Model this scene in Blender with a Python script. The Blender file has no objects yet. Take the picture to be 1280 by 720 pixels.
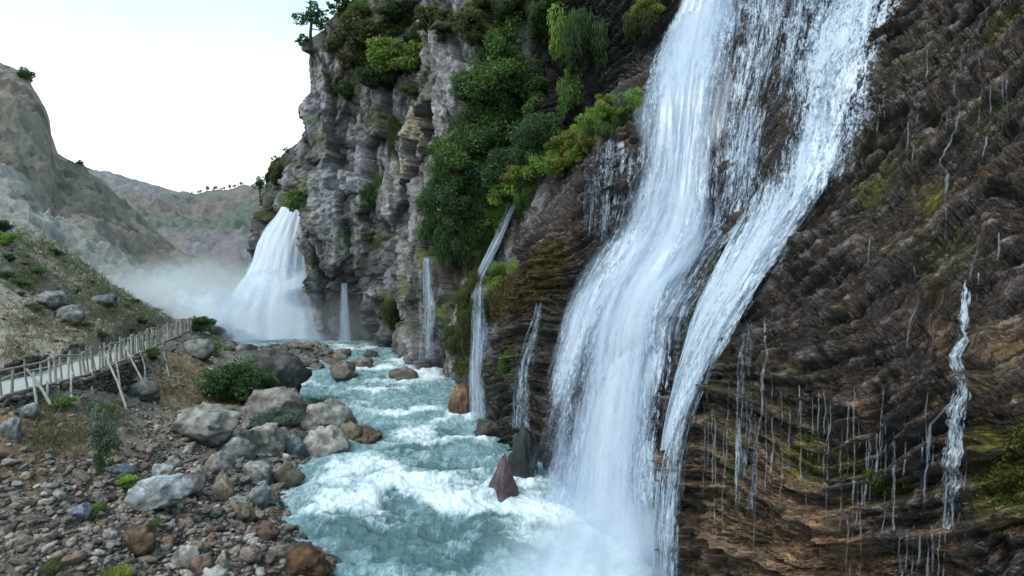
import bpy, bmesh, math, random
import numpy as np
from mathutils import Vector
from mathutils.bvhtree import BVHTree

rng = np.random.default_rng(7)
random.seed(7)
scene = bpy.context.scene
COL = scene.collection
CAMZ = 10.0
F = 800.0            # focal length in photo pixels
HOR = 300.0          # image row of the horizon

# ------------------------------------------------------------------ helpers
def at(px, py, Y):
    return np.array([(px - 640) / F * Y, Y, CAMZ - (py - HOR) / F * Y])

def tag(o, label=None, cat=None, group=None, kind=None):
    if label: o['label'] = label
    if cat: o['category'] = cat
    if group: o['group'] = group
    if kind: o['kind'] = kind
    return o

def empty(name, loc, label, cat, group=None, rz=0.0, scale=1.0):
    o = bpy.data.objects.new(name, None); COL.objects.link(o)
    o.location = tuple(float(c) for c in loc); o.rotation_euler = (0, 0, rz); o.scale = (scale,) * 3
    o.empty_display_size = 0.3
    return tag(o, label, cat, group)

def mesh_np(name, co, faces, smooth=True):
    """co (n,3); faces int array (m,3) or (m,4)"""
    me = bpy.data.meshes.new(name)
    co = np.asarray(co, dtype=np.float32); faces = np.asarray(faces, dtype=np.int32)
    k = faces.shape[1]
    me.vertices.add(len(co)); me.vertices.foreach_set('co', co.ravel())
    me.loops.add(faces.size); me.loops.foreach_set('vertex_index', faces.ravel())
    me.polygons.add(len(faces))
    me.polygons.foreach_set('loop_start', np.arange(0, faces.size, k, dtype=np.int32))
    me.polygons.foreach_set('loop_total', np.full(len(faces), k, dtype=np.int32))
    me.polygons.foreach_set('use_smooth', np.full(len(faces), bool(smooth)))
    me.update(calc_edges=True)
    return me

def set_col(me, c, name='Col'):
    c = np.asarray(c, dtype=np.float32)
    if c.shape[1] == 3: c = np.concatenate([c, np.ones((len(c), 1), np.float32)], 1)
    a = me.color_attributes.new(name, 'FLOAT_COLOR', 'POINT'); a.data.foreach_set('color', c.ravel())

def set_f(me, v, name):
    a = me.attributes.new(name, 'FLOAT', 'POINT'); a.data.foreach_set('value', np.asarray(v, dtype=np.float32).ravel())

def set_uvv(me, uv, name='Flow'):
    v = np.zeros((len(uv), 3), np.float32); v[:, :uv.shape[1]] = uv
    a = me.attributes.new(name, 'FLOAT_VECTOR', 'POINT'); a.data.foreach_set('vector', v.ravel())

def link(name, me, mat=None, parent=None):
    o = bpy.data.objects.new(name, me); COL.objects.link(o)
    if mat and not me.materials: me.materials.append(mat)
    if parent: o.parent = parent
    return o

def grid_faces(nu, nv):
    i = np.arange(nu * nv).reshape(nu, nv)
    return np.stack([i[:-1, :-1], i[1:, :-1], i[1:, 1:], i[:-1, 1:]], -1).reshape(-1, 4)

# ------------------------------------------------------------------ noise
U32 = np.uint32
def _mix(n):
    n = (n ^ (n >> U32(13))) * U32(1274126177); n = (n ^ (n >> U32(16))) * U32(2246822519)
    return ((n ^ (n >> U32(15))) & U32(0xffffff)).astype(np.float32) * np.float32(1 / 16777215.)
def _k(i, m): return i.astype(np.int64).astype(U32) * U32(m)
K3 = (374761393, 668265263, 2147483629)
def _h(ix, iy, iz, seed):
    return _mix(_k(ix, K3[0]) + _k(iy, K3[1]) + _k(iz, K3[2]) + U32((seed * 1274126177) & 0xffffffff)).astype(np.float64)
from concurrent.futures import ThreadPoolExecutor
_pool = ThreadPoolExecutor(4)
def chunked(fn, p, *a):
    if len(p) < 40000: return fn(p, *a)
    r = list(_pool.map(lambda c: fn(c, *a), np.array_split(p, 16)))
    return tuple(np.concatenate(x) for x in zip(*r)) if isinstance(r[0], tuple) else np.concatenate(r)
def _vn(p, seed):
    f = np.floor(p); t = (p - f).astype(np.float32); t = t * t * t * (t * (t * 6 - 15) + 10); s = U32((seed * 1274126177) & 0xffffffff)
    k = [[_k(f[:, d], K3[d]), _k(f[:, d] + 1, K3[d])] for d in range(3)]; w = [[1 - t[:, d], t[:, d]] for d in range(3)]; r = np.zeros(len(p), np.float32)
    for dx in (0, 1):
        for dy in (0, 1):
            kk = k[0][dx] + k[1][dy] + s; ww = w[0][dx] * w[1][dy]
            for dz in (0, 1): r += ww * w[2][dz] * _mix(kk + k[2][dz])
    return (r * 2 - 1).astype(np.float64)
def vnoise(p, seed=0): return chunked(_vn, np.asarray(p, dtype=np.float64), seed)

def fbm(p, octv=4, seed=0, gain=0.5, lac=2.03):
    a = 1.0; r = 0; s = 0; q = np.array(p, dtype=np.float64)
    for k in range(octv):
        r = r + a * vnoise(q + k * 17.3, seed + k); s += a; a *= gain; q = q * lac
    return r / s

def ridged(p, octv=4, seed=0, gain=0.5, lac=2.07):
    a = 1.0; r = 0; s = 0; q = np.array(p, dtype=np.float64)
    for k in range(octv):
        r = r + a * (1 - np.abs(vnoise(q + k * 11.7, seed + k)) * 2); s += a; a *= gain; q = q * lac
    return r / s

def worley(p, seed=0, facet=False): return chunked(_worley, np.asarray(p, dtype=np.float64), seed, facet)
def _worley(p, seed=0, facet=False):
    p = np.asarray(p, dtype=np.float64); i = np.floor(p).astype(np.int64)
    f1 = np.full(len(p), 9.0); f2 = np.full(len(p), 9.0); cid = np.zeros(len(p)); tilt = np.zeros(len(p))
    for dx in (-1, 0, 1):
        for dy in (-1, 0, 1):
            for dz in (-1, 0, 1):
                j = i + np.array([dx, dy, dz])
                o = np.stack([_h(j[:, 0], j[:, 1], j[:, 2], seed + k) for k in (1, 2, 3)], -1)
                d = np.sqrt(((j + o - p) ** 2).sum(1)); c = o[:, 0]
                m = d < f1
                f2 = np.where(m, f1, np.minimum(f2, d)); cid = np.where(m, c, cid); f1 = np.where(m, d, f1)
                if facet: tilt = np.where(m, ((p - j - o) * (np.stack([o[:, 1], o[:, 2], o[:, 0]], -1) * 2 - 1)).sum(1), tilt)
    return (f1, f2, cid, tilt) if facet else (f1, f2, cid)

def sst(a, b, x):
    t = np.clip((x - a) / (b - a), 0, 1); return t * t * (3 - 2 * t)

def mixc(c, col, m):
    m = np.clip(m, 0, 1)[:, None]; return c * (1 - m) + np.array(col) * m

def smooth1(a, k, axis):
    """box-ish smoothing along an axis, edges kept"""
    a = np.moveaxis(a, axis, 0); n = len(a)
    pad = np.concatenate([np.repeat(a[:1], k, 0), a, np.repeat(a[-1:], k, 0)])
    c = np.cumsum(np.concatenate([np.zeros_like(pad[:1]), pad]), 0)
    r = (c[2 * k + 1:] - c[:-2 * k - 1]) / (2 * k + 1)
    return np.moveaxis(r[:n], 0, axis)

# ------------------------------------------------------------------ materials
def mat_new(name):
    m = bpy.data.materials.new(name); m.use_nodes = True; nt = m.node_tree; nt.nodes.clear()
    out = nt.nodes.new('ShaderNodeOutputMaterial')
    return m, nt, out
def N(nt, t, **kw):
    n = nt.nodes.new(t)
    for k, v in kw.items(): setattr(n, k, v)
    return n
def setin(n, **kw):
    for k, v in kw.items(): n.inputs[k.replace('_', ' ')].default_value = v
def math_(nt, op, a, b=None, c=None, clamp=False):
    n = N(nt, 'ShaderNodeMath', operation=op); n.use_clamp = clamp
    for i, x in enumerate((a, b, c)):
        if x is None: continue
        if isinstance(x, (int, float)): n.inputs[i].default_value = x
        else: nt.links.new(x, n.inputs[i])
    return n.outputs[0]
def noise_(nt, vec, scale, detail=5, rough=0.6, dist=0.0):
    n = N(nt, 'ShaderNodeTexNoise'); setin(n, Scale=scale, Detail=detail, Roughness=rough, Distortion=dist)
    if vec is not None: nt.links.new(vec, n.inputs['Vector'])
    return n.outputs['Fac']
def mulcol(nt, col, fac):
    n = N(nt, 'ShaderNodeMix', data_type='RGBA', blend_type='MULTIPLY'); n.inputs[0].default_value = 1
    nt.links.new(col, n.inputs[6]); nt.links.new(fac, n.inputs[7]); return n.outputs[2]
def mapr(nt, v, a, b, c, d):
    n = N(nt, 'ShaderNodeMapRange'); nt.links.new(v, n.inputs[0])
    for i, x in enumerate((a, b, c, d)): n.inputs[i + 1].default_value = x
    return n.outputs[0]

def rock_mat(name, sc=1.0, bump=0.5, lo=0.55, hi=1.45, rough=0.85, stretch=None, base=None, obj=True, wet=False, spec=0.3):
    """rock: colour attribute (or plain base) broken up by several noises, with bump"""
    m, nt, out = mat_new(name)
    b = N(nt, 'ShaderNodeBsdfPrincipled'); nt.links.new(b.outputs[0], out.inputs[0])
    tc = N(nt, 'ShaderNodeTexCoord'); vec = tc.outputs['Object' if obj else 'Generated']
    if stretch:
        mp = N(nt, 'ShaderNodeMapping'); nt.links.new(vec, mp.inputs[0])
        mp.inputs['Rotation'].default_value = stretch[1]; mp.inputs['Scale'].default_value = stretch[0]; vec2 = mp.outputs[0]
    else: vec2 = vec
    n1 = noise_(nt, vec2, 2.2 * sc, 8, 0.68, 0.3); n2 = noise_(nt, vec, 11 * sc, 6, 0.7); n3 = noise_(nt, vec2, 45 * sc, 3, 0.6)
    if base is None:
        at_ = N(nt, 'ShaderNodeAttribute', attribute_name='Col'); col = at_.outputs['Color']
    else:
        rgb = N(nt, 'ShaderNodeRGB'); rgb.outputs[0].default_value = (*base, 1); col = rgb.outputs[0]
        oi = N(nt, 'ShaderNodeObjectInfo'); hs = N(nt, 'ShaderNodeHueSaturation')
        nt.links.new(mapr(nt, oi.outputs['Random'], 0, 1, .75, 1.25), hs.inputs['Value']); nt.links.new(col, hs.inputs['Color']); col = hs.outputs[0]
    s = math_(nt, 'ADD', math_(nt, 'MULTIPLY', n1, 0.55), math_(nt, 'MULTIPLY', n2, 0.45))
    s = mapr(nt, s, 0.33, 0.67, lo, hi)
    col = mulcol(nt, col, s); nt.links.new(col, b.inputs['Base Color'])
    h = math_(nt, 'ADD', n1, math_(nt, 'ADD', math_(nt, 'MULTIPLY', n2, 0.5), math_(nt, 'MULTIPLY', n3, 0.16)))
    bp = N(nt, 'ShaderNodeBump'); setin(bp, Strength=bump, Distance=0.22 / sc); nt.links.new(h, bp.inputs['Height'])
    nt.links.new(bp.outputs[0], b.inputs['Normal'])
    b.inputs['Specular IOR Level'].default_value = spec
    if wet:
        wa = N(nt, 'ShaderNodeAttribute', attribute_name='Wet')
        r = mapr(nt, wa.outputs['Fac'], 0, 1, 0.9, 0.22)
        r2 = math_(nt, 'ADD', r, mapr(nt, n2, .3, .7, -.12, .18)); nt.links.new(r2, b.inputs['Roughness'])
        nt.links.new(mapr(nt, wa.outputs['Fac'], 0, 1, 0.12, 0.85), b.inputs['Specular IOR Level'])
    else: b.inputs['Roughness'].default_value = rough
    return m

def leaf_mat(name, tr=0.35):
    m, nt, out = mat_new(name)
    at_ = N(nt, 'ShaderNodeAttribute', attribute_name='Col')
    oi = N(nt, 'ShaderNodeObjectInfo'); hs = N(nt, 'ShaderNodeHueSaturation')
    nt.links.new(mapr(nt, oi.outputs['Random'], 0, 1, .8, 1.2), hs.inputs['Value']); nt.links.new(at_.outputs['Color'], hs.inputs['Color'])
    b = N(nt, 'ShaderNodeBsdfPrincipled'); setin(b, Roughness=0.6); b.inputs['Specular IOR Level'].default_value = .25
    nt.links.new(hs.outputs[0], b.inputs['Base Color'])
    t = N(nt, 'ShaderNodeBsdfTranslucent'); nt.links.new(hs.outputs[0], t.inputs[0])
    mx = N(nt, 'ShaderNodeMixShader'); mx.inputs[0].default_value = tr
    nt.links.new(b.outputs[0], mx.inputs[1]); nt.links.new(t.outputs[0], mx.inputs[2]); nt.links.new(mx.outputs[0], out.inputs[0])
    return m

def plain_mat(name, col, rough=0.8, sc=8.0):
    return rock_mat(name, sc=sc, bump=0.3, lo=.6, hi=1.35, rough=rough, base=col)

M = {}
# ------------------------------------------------------------------ camera, world, sun
cam = bpy.data.cameras.new('camera'); co = bpy.data.objects.new('camera', cam); COL.objects.link(co)
co.location = (0, 0, CAMZ); co.rotation_euler = (math.radians(90), 0, 0)
cam.lens = 22.5; cam.sensor_width = 36; cam.shift_y = -60 / 1280; cam.clip_start = 0.1; cam.clip_end = 3000
scene.camera = co
scene.view_settings.view_transform = 'Standard'; scene.view_settings.look = 'None'; scene.view_settings.exposure = 0
SUN_EL, SUN_ROT = math.radians(52), math.radians(235)   # rotation clockwise from +Y
w = bpy.data.worlds.new('World'); scene.world = w; w.use_nodes = True; nt = w.node_tree; nt.nodes.clear()
wo = N(nt, 'ShaderNodeOutputWorld'); bg = N(nt, 'ShaderNodeBackground'); bg.inputs[1].default_value = 0.15
sky = N(nt, 'ShaderNodeTexSky', sky_type='NISHITA'); sky.sun_disc = False; sky.sun_elevation = SUN_EL; sky.sun_rotation = SUN_ROT
sky.air_density = 1.0; sky.dust_density = 2.0
tc = N(nt, 'ShaderNodeTexCoord'); sep = N(nt, 'ShaderNodeSeparateXYZ'); nt.links.new(tc.outputs['Generated'], sep.inputs[0])
cn = noise_(nt, tc.outputs['Generated'], 1.6, 5, .55)
cover = math_(nt, 'ADD', mapr(nt, sep.outputs[2], 0.0, 0.6, 1.1, 0.75), mapr(nt, cn, .3, .7, -.22, .22), clamp=True)
mxw = N(nt, 'ShaderNodeMix', data_type='RGBA'); nt.links.new(cover, mxw.inputs[0])
nt.links.new(sky.outputs[0], mxw.inputs[6]); gcr = N(nt, 'ShaderNodeMix', data_type='RGBA'); nt.links.new(mapr(nt, math_(nt, 'ADD', sep.outputs[2], math_(nt, 'MULTIPLY', math_(nt, 'SUBTRACT', cn, .5), .5)), .02, .42, 0, 1), gcr.inputs[0]); gcr.inputs[6].default_value = (10.5, 10.7, 10.7, 1); gcr.inputs[7].default_value = (4.7, 8.0, 9.4, 1); nt.links.new(gcr.outputs[2], mxw.inputs[7])
nt.links.new(mxw.outputs[2], bg.inputs[0]); nt.links.new(bg.outputs[0], wo.inputs[0])
sl = bpy.data.lights.new('sun', 'SUN'); so = bpy.data.objects.new('sun', sl); COL.objects.link(so)
sl.energy = 2.1; sl.angle = math.radians(14); sl.color = (1.0, .96, .9)
dv = Vector((math.sin(SUN_ROT) * math.cos(SUN_EL), math.cos(SUN_ROT) * math.cos(SUN_EL), math.sin(SUN_EL)))
so.rotation_euler = dv.to_track_quat('Z', 'Y').to_euler(); so.location = (-20, -20, 60)
scene.cycles.transparent_max_bounces = 28
scene.cycles.max_bounces = 8; scene.cycles.diffuse_bounces = 4; scene.cycles.volume_bounces = 6
scene.cycles.volume_step_rate = 3.0

# ------------------------------------------------------------------ CLIFF
# outlines of the two arms of the large fall
MF1 = [(-110,880,965),(-60,868,955),(0,855,942),(60,828,934),(100,810,926),(150,800,920),(200,795,918),(250,782,922),(300,765,920),(330,742,905),(350,728,888),(400,710,858),(450,692,858),(500,678,854),(550,666,852),(600,654,850),(640,648,850),(700,640,850),(745,636,852)]
MF2 = [(-110,955,1150),(-60,948,1142),(0,938,1128),(50,940,1112),(100,932,1098),(150,920,1090),(200,925,1078),(250,935,1056),(280,930,1036),(320,908,1005),(360,888,978),(400,872,950),(440,864,925),(480,856,902),(520,848,886),(560,843,874),(600,838,868),(660,832,862),(745,828,860)]
ZL = np.array([-2, 4, 7, 10, 13, 16, 20, 26, 36.])
# foot x, foot y, inward normal x,y, setbacks per level, top height
ST = [
 (20, -16, .92, .39, [0, 0, .2, 1.5, 3.2, 5, 7, 10, 14], 27),
 (13.2, 3, .90, .44, [0, 0, .2, 1.8, 3.4, 5, 7, 10, 14], 27),
 (9.4, 10.2, .88, .47, [0, -.1, .3, 1.9, 3.5, 5.1, 7.1, 10, 14], 27),
 (5.6, 16.8, .88, .47, [0, 0, .7, 2.0, 3.4, 4.8, 6.6, 9.2, 12], 28),
 (3.7, 21.0, .88, .47, [0, 1.3, 2.3, 3.5, 4.7, 5.9, 7.5, 9.6, 12], 30),
 (2.0, 25.6, .87, .50, [0, .7, 1.2, 1.7, 2.1, 3.6, 8.6, 9, 9.5], 32),
 (.3, 30.2, .86, .52, [0, .2, .3, .8, 4.6, 6.0, 6.0, 5.6, 5.2], 33),
 (-1.6, 36.3, .80, .60, [0, .1, .6, 3.4, 4.0, 3.8, 3.4, 3, 3], 34),
 (-4.4, 43, .70, .71, [0, 0, .2, .3, 0, 0, 0, .3, .5], 35),
 (-7.6, 49, .55, .83, [.3, .2, 0, 0, -.4, -.3, 0, .2, .5], 35),
 (-12.2, 53.2, .35, .94, [1.5, 1.3, .4, -.5, -.8, -.3, 0, .5, 1], 32),
 (-16.2, 54.0, .25, .97, [2.8, 2.6, 1.2, -.2, -.5, 0, .4, 1.0, 1.6], 28.5),
 (-18.4, 55.6, .9, .3, [1.8, 1.6, .8, .0, -.1, .1, 0, .4, .6], 26.3),
 (-17.8, 61.0, .9, .2, [0, 0, 0, .5, .3, 0, 0, .3, .5], 22),
 (-21.5, 64.0, .2, .98, [0, 0, -.4, -1.0, -.6, 0, 1, 1, 1], 20.3),
 (-25.0, 65.0, .3, .95, [0, 0, 0, 0, .4, 1.0, 1.6, 2, 2], 18.0),
 (-27.0, 68.0, .97, .2, [-.6, -.3, .0, .3, .8, 1.2, 1.6, 2, 2], 16.0),
 (-29.5, 84.0, .97, .2, [0, 0, 0, 0, .4, 1.0, 1.6, 2, 2], 16.0),
]
nS = len(ST)
ctrl = np.zeros((nS, len(ZL), 3))
for i, (x, y, nx, ny, sb, zt) in enumerate(ST):
    l = math.hypot(nx, ny)
    ctrl[i, :, 0] = x + np.array(sb) * nx / l; ctrl[i, :, 1] = y + np.array(sb) * ny / l; ctrl[i, :, 2] = ZL
ztop = np.array([s[5] for s in ST]); nrm_in = np.array([[s[2], s[3]] for s in ST]); nrm_in /= np.linalg.norm(nrm_in, axis=1)[:, None]
def catmull(P, t):
    i = np.clip(np.floor(t).astype(int), 0, len(P) - 2); f = (t - i)
    sh = (len(t),) + (1,) * (P.ndim - 1); f = f.reshape(sh)
    p0 = P[np.clip(i - 1, 0, None)]; p1 = P[i]; p2 = P[i + 1]; p3 = P[np.clip(i + 2, None, len(P) - 1)]
    return .5 * (2 * p1 + (p2 - p0) * f + (2 * p0 - 5 * p1 + 4 * p2 - p3) * f * f + (3 * p1 - p0 - 3 * p2 + p3) * f ** 3)
# adaptive columns
tt = np.linspace(0, nS - 1, 8000); foot = catmull(ctrl[:, 3, :2], tt)
seg = np.linalg.norm(np.diff(foot, axis=0), axis=1)
mid = .5 * (foot[1:] + foot[:-1]); inview = (mid[:, 1] > 7) & (mid[:, 1] < 72)
dist = np.hypot(mid[:, 0], mid[:, 1])
dens = seg / np.clip(dist, 9, None) * np.where(inview, 1.0, 0.15)
# surfaces seen edge-on still get columns
cum = np.concatenate([[0], np.cumsum(dens)]); NU = 1150
tcol = np.interp(np.linspace(0, cum[-1], NU), cum, tt)
arc = np.interp(tcol, tt, np.concatenate([[0], np.cumsum(seg)]))
CP = catmull(ctrl, tcol)                        # NU x levels x 3
zt = catmull(ztop[:, None], tcol)[:, 0]; nin = catmull(nrm_in, tcol); nin /= np.linalg.norm(nin, axis=1)[:, None]
NVW = 700
P = np.zeros((NU, NVW, 3))
for i in range(NU):
    z = -2 + (zt[i] + 2) * np.linspace(0, 1, NVW)
    for k in (0, 1):
        c = CP[i, :, k]
        P[i, :, k] = np.interp(z, ZL, c)
    P[i, :, 2] = z
Psm = P.copy()
for k in (0, 1): P[:, :, k] = smooth1(smooth1(P[:, :, k], 9, 1), 7, 1)
base_cliff = P.copy()
# outward normal
du = np.gradient(P, axis=0); dvv = np.gradient(P, axis=1)
nn = np.cross(du, dvv); nn /= np.linalg.norm(nn, axis=2)[:, :, None] + 1e-9
sgn = np.sign((nn[:, :, 0] * nin[:, None, 0] + nn[:, :, 1] * nin[:, None, 1]).mean()); nn *= -sgn
A = np.repeat(arc[:, None], NVW, 1); Q = P.reshape(-1, 3); Af = A.ravel(); Zf = Q[:, 2]; Tf = np.repeat(tcol[:, None], NVW, 1).ravel()
arc_at = lambda st: float(np.interp(st, tcol, arc))
right = 1 - sst(5.9, 7.5, Tf + fbm(Q * .3, 2, 17) * .6)         # strata wall of the near right side
# large masses
warp = fbm(Q * .12, 3, 3)[:, None] * 2.2
d_big = fbm(Q * .16 + 5, 3, 11) * 1.0
# limestone blocks
qv = Q * np.array([.27, .27, .11]) + np.stack([fbm(Q * .4, 3, 21 + k) for k in range(3)], -1) * np.array([.40, .40, .12])
f1, f2, cid, tl1 = worley(qv, 5, True)
qv2 = Q * np.array([.85, .85, .33]) + np.stack([fbm(Q * 1.1, 2, 31 + k) for k in range(3)], -1) * np.array([.3, .3, .08])
g1, g2, cid2, tl2 = worley(qv2, 9, True)
qv3 = Q * np.array([2.3, 2.3, 1.0]) + np.stack([fbm(Q * 2.1, 2, 35 + k) for k in range(3)], -1) * np.array([.25, .25, .1])
e1, e2, cid3, tl3 = worley(qv3, 13, True)
crack = 1 - sst(0.0, .16, f2 - f1); crack2 = 1 - sst(0, .14, g2 - g1)
flute = ridged(Q * np.array([1.1, 1.1, .13]), 4, 41)
lime = (cid - .5) * 1.3 + tl1 * 1.8 - crack * .25 + (cid2 - .5) * .22 + tl2 * .60 - crack2 * .07 + (cid3 - .5) * .06 + tl3 * .20 + flute * .24 + fbm(Q * 2.6, 4, 51, .6) * .20
# dark strata with ledges
Arel = Af - arc_at(3.3); q = Zf + Arel * (.34 + .042 * np.clip(Zf - 4, 0, 16)) + fbm(Q * .16, 3, 61) * 1.6 + fbm(Q * .9, 3, 62) * .16
def ledge(q, a, fr, seed, lip=.72):
    s = q * fr; c = np.floor(s); f = s - c
    amp = .35 + .9 * _h(c.astype(np.int64), (0 * c).astype(np.int64), (0 * c).astype(np.int64), seed)
    amp = amp * (.35 + 1.1 * sst(-.5, .5, vnoise(np.stack([a * .5 * fr ** .5, c * 3.1, 0 * a], -1), seed + 1)))
    return (np.where(f < lip, (f / lip) ** 1.6, (1 - (f - lip) / (1 - lip)) ** 1.0)) * amp
anis = lambda k, v: np.stack([Af * k, q * v, 0 * q], -1)
strata = ledge(q, Af, .62, 71) * .34 + ledge(q + .4, Af, 1.7, 73) * .26 + ledge(q + .1, Af, 3.9, 75) * .20 \
       + ridged(anis(.28, 3.2), 4, 81) * .30 + ridged(anis(.9, 8.0), 4, 85, .6) * .26 + tl3 * .13 + (cid3 - .5) * .04 + tl2 * .12 + fbm(Q * 5, 4, 88, .65) * .12 + fbm(Q * .45, 3, 89) * .45
wr = right
d = d_big * (1 - .55 * wr) + lime * (1 - wr) * (.55 + .45 * sst(7.0, 8.2, Tf)) + strata * wr * 1.05
# drip curtains (tufa) under the ledge on the right wall
drip = ridged(np.stack([Af * 2.3, Zf * .10, 0 * Zf], -1), 3, 91)
dm = wr * (1 - sst(6.0, 7.4, Zf + fbm(Q * .5, 2, 93) * .8))
d = d + dm * drip * .28
_px = 640 + F * Q[:, 0] / np.clip(Q[:, 1], 1, None); _py = HOR - F * (Zf - CAMZ) / np.clip(Q[:, 1], 1, None)
uw = np.zeros(len(Q))
for MF in (MF1, MF2):
    _r = np.array(MF, float); _l = np.interp(_py, _r[:, 0], _r[:, 1]); _R = np.interp(_py, _r[:, 0], _r[:, 2]); uw = np.maximum(uw, sst(-6, 22, _px - _l) * sst(-6, 22, _R - _px))
uw *= (Q[:, 1] > 8)       # rock worn smooth under the falling water
d = d * (1 - .62 * uw) - .1 * uw
d *= sst(-2, -1, Zf) * .9 + .1
ZTf = np.repeat(zt[:, None], NVW, 1).ravel(); d *= 1 - .75 * sst(9.5, 10.5, Tf) * sst(-5, -.5, Zf - ZTf)
D = d.reshape(NU, NVW)
P = P + nn * D[:, :, None]
# plateau rows behind the crest
NB = 26
back = np.zeros((NU, NB, 3))
for j in range(NB):
    e = (j + 1) ** 1.55 * .22
    back[:, j, :2] = P[:, -1, :2] + nin * e
    back[:, j, 2] = P[:, -1, 2] + .9 * np.sin(min(1, (j + 1) / 9) * 1.57) + .05 * e
bq = back.reshape(-1, 3); back[:, :, 2] += (fbm(bq * .5, 4, 99) * .9).reshape(NU, NB) * np.linspace(.1, 1, NB)[None]
PC = np.concatenate([P, back], 1); NV = NVW + NB
cliff_co = PC.reshape(-1, 3); cliff_fc = grid_faces(NU, NV)
# BVH on a thinned copy
su, sv = 2, 2
Pb = PC[::su, ::sv]; fb = grid_faces(Pb.shape[0], Pb.shape[1])
bvh_cliff = BVHTree.FromPolygons([tuple(v) for v in Pb.reshape(-1, 3)], [tuple(int(x) for x in f) for f in fb])
bb = smooth1(smooth1(smooth1(base_cliff + nn * smooth1(smooth1(D, 12, 0), 12, 1)[:, :, None], 14, 0), 14, 1), 10, 0)[::6, ::6]; fb2 = grid_faces(bb.shape[0], bb.shape[1])
bvh_smooth = BVHTree.FromPolygons([tuple(v) for v in bb.reshape(-1, 3)], [tuple(int(x) for x in f) for f in fb2])
ORG = Vector((0, 0, CAMZ))
def ray(bvh, px, py):
    d = Vector(((px - 640) / F, 1, -(py - HOR) / F)).normalized()
    h = bvh.ray_cast(ORG, d, 400)
    return h          # loc, normal, index, dist
def hitc(px, py):
    h = ray(bvh_cliff, px, py)
    return None if h[0] is None else (np.array(h[0]), np.array(h[1]) * (-1 if h[1].dot(h[0] - ORG) > 0 else 1))
# ------------------------------------------------------------------ cliff colour
Qc = cliff_co; npt = len(Qc); Qc32 = Qc.astype(np.float32)
def padb(a, val=None):
    a = a.reshape(NU, NVW); return np.concatenate([a, np.repeat(a[:, -1:], NB, 1)], 1).ravel()
Dn = padb(D.ravel()); rightc = padb(wr); Tc = padb(Tf); crc = padb(np.maximum(crack, crack2 * .7)); cidc = padb(cid)
g_u = np.gradient(PC, axis=0); g_v = np.gradient(PC, axis=1); n3 = np.cross(g_u, g_v); n3 /= np.linalg.norm(n3, axis=2)[:, :, None] + 1e-9
n3 *= -np.sign((n3[:, :, 0] * nin[:, None, 0] + n3[:, :, 1] * nin[:, None, 1]).mean()); upz = n3[:, :, 2].ravel()
# cavity: displacement minus its local mean
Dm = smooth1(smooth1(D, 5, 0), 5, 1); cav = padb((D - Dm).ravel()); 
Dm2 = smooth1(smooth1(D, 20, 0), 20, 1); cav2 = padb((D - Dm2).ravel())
na = fbm(Qc * .25, 4, 101); nb = fbm(Qc * 1.2, 4, 102); nc = fbm(Qc * 4.5, 3, 103)
vst = fbm(Qc * np.array([1.5, 1.5, .10]), 4, 104)
lime_c = np.tile(np.array([.28, .265, .285]), (npt, 1))
lime_c = mixc(lime_c, (.33, .27, .23), sst(.0, .5, nb + na * .6) * .7)
lime_c = mixc(lime_c, (.43, .41, .425), sst(.1, .6, cidc * .8 - .2 + nc * .5) * .6)
lime_c = mixc(lime_c, (.10, .095, .10), sst(.05, .45, vst + .1 * na) * .75)
lime_c = mixc(lime_c, (.05, .047, .045), crc * .8)
lime_c = mixc(lime_c, (.07, .09, .035), sst(.12, .5, fbm(Qc * .5, 4, 107) + upz * .5) * .8)
wall_c = np.tile(np.array([.042, .030, .026]), (npt, 1))
wall_c = mixc(wall_c, (.085, .078, .088), sst(.0, .45, nb - .1) * .8)
wall_c = mixc(wall_c, (.055, .036, .020), sst(-.05, .4, fbm(Qc * .7, 4, 105)) * .7)
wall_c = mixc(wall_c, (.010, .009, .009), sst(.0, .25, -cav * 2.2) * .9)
wall_c = mixc(wall_c, (.20, .19, .205), sst(.03, .14, cav) * sst(-.1, .3, nc) * .8)  # pale flecks on raised rock: wet highlights painted in
wall_c = mixc(wall_c, (.055, .05, .012), sst(.3, .6, upz * .6 + fbm(Qc * 1.1, 4, 106) * .9 - .12) * .7)
wall_c = wall_c * np.array([.92, .80, .72])
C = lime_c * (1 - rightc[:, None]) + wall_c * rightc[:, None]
def blob(px, py, r, zs=1.0):
    h = hitc(px, py)
    if h is None: return np.zeros(npt)
    o = np.zeros(npt); R_ = 2.1 * r
    ix = np.nonzero((np.abs(Qc32[:, 0] - h[0][0]) < R_) & (np.abs(Qc32[:, 1] - h[0][1]) < R_))[0]
    dd = Qc[ix] - h[0]; dd[:, 2] /= zs
    o[ix] = np.exp(-(dd ** 2).sum(1) / (r * r) * 1.2)
    return o
wetm = rightc * .75
def paint(col, k, *bl, nz=.7):
    global C
    m = np.zeros(npt)
    for b in bl: m = np.maximum(m, blob(*b))
    C = mixc(C, col, sst(.15, .75, m + (nb * .5 + nc * .5) * nz * sst(.02, .3, m)) * k)
    return m
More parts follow.
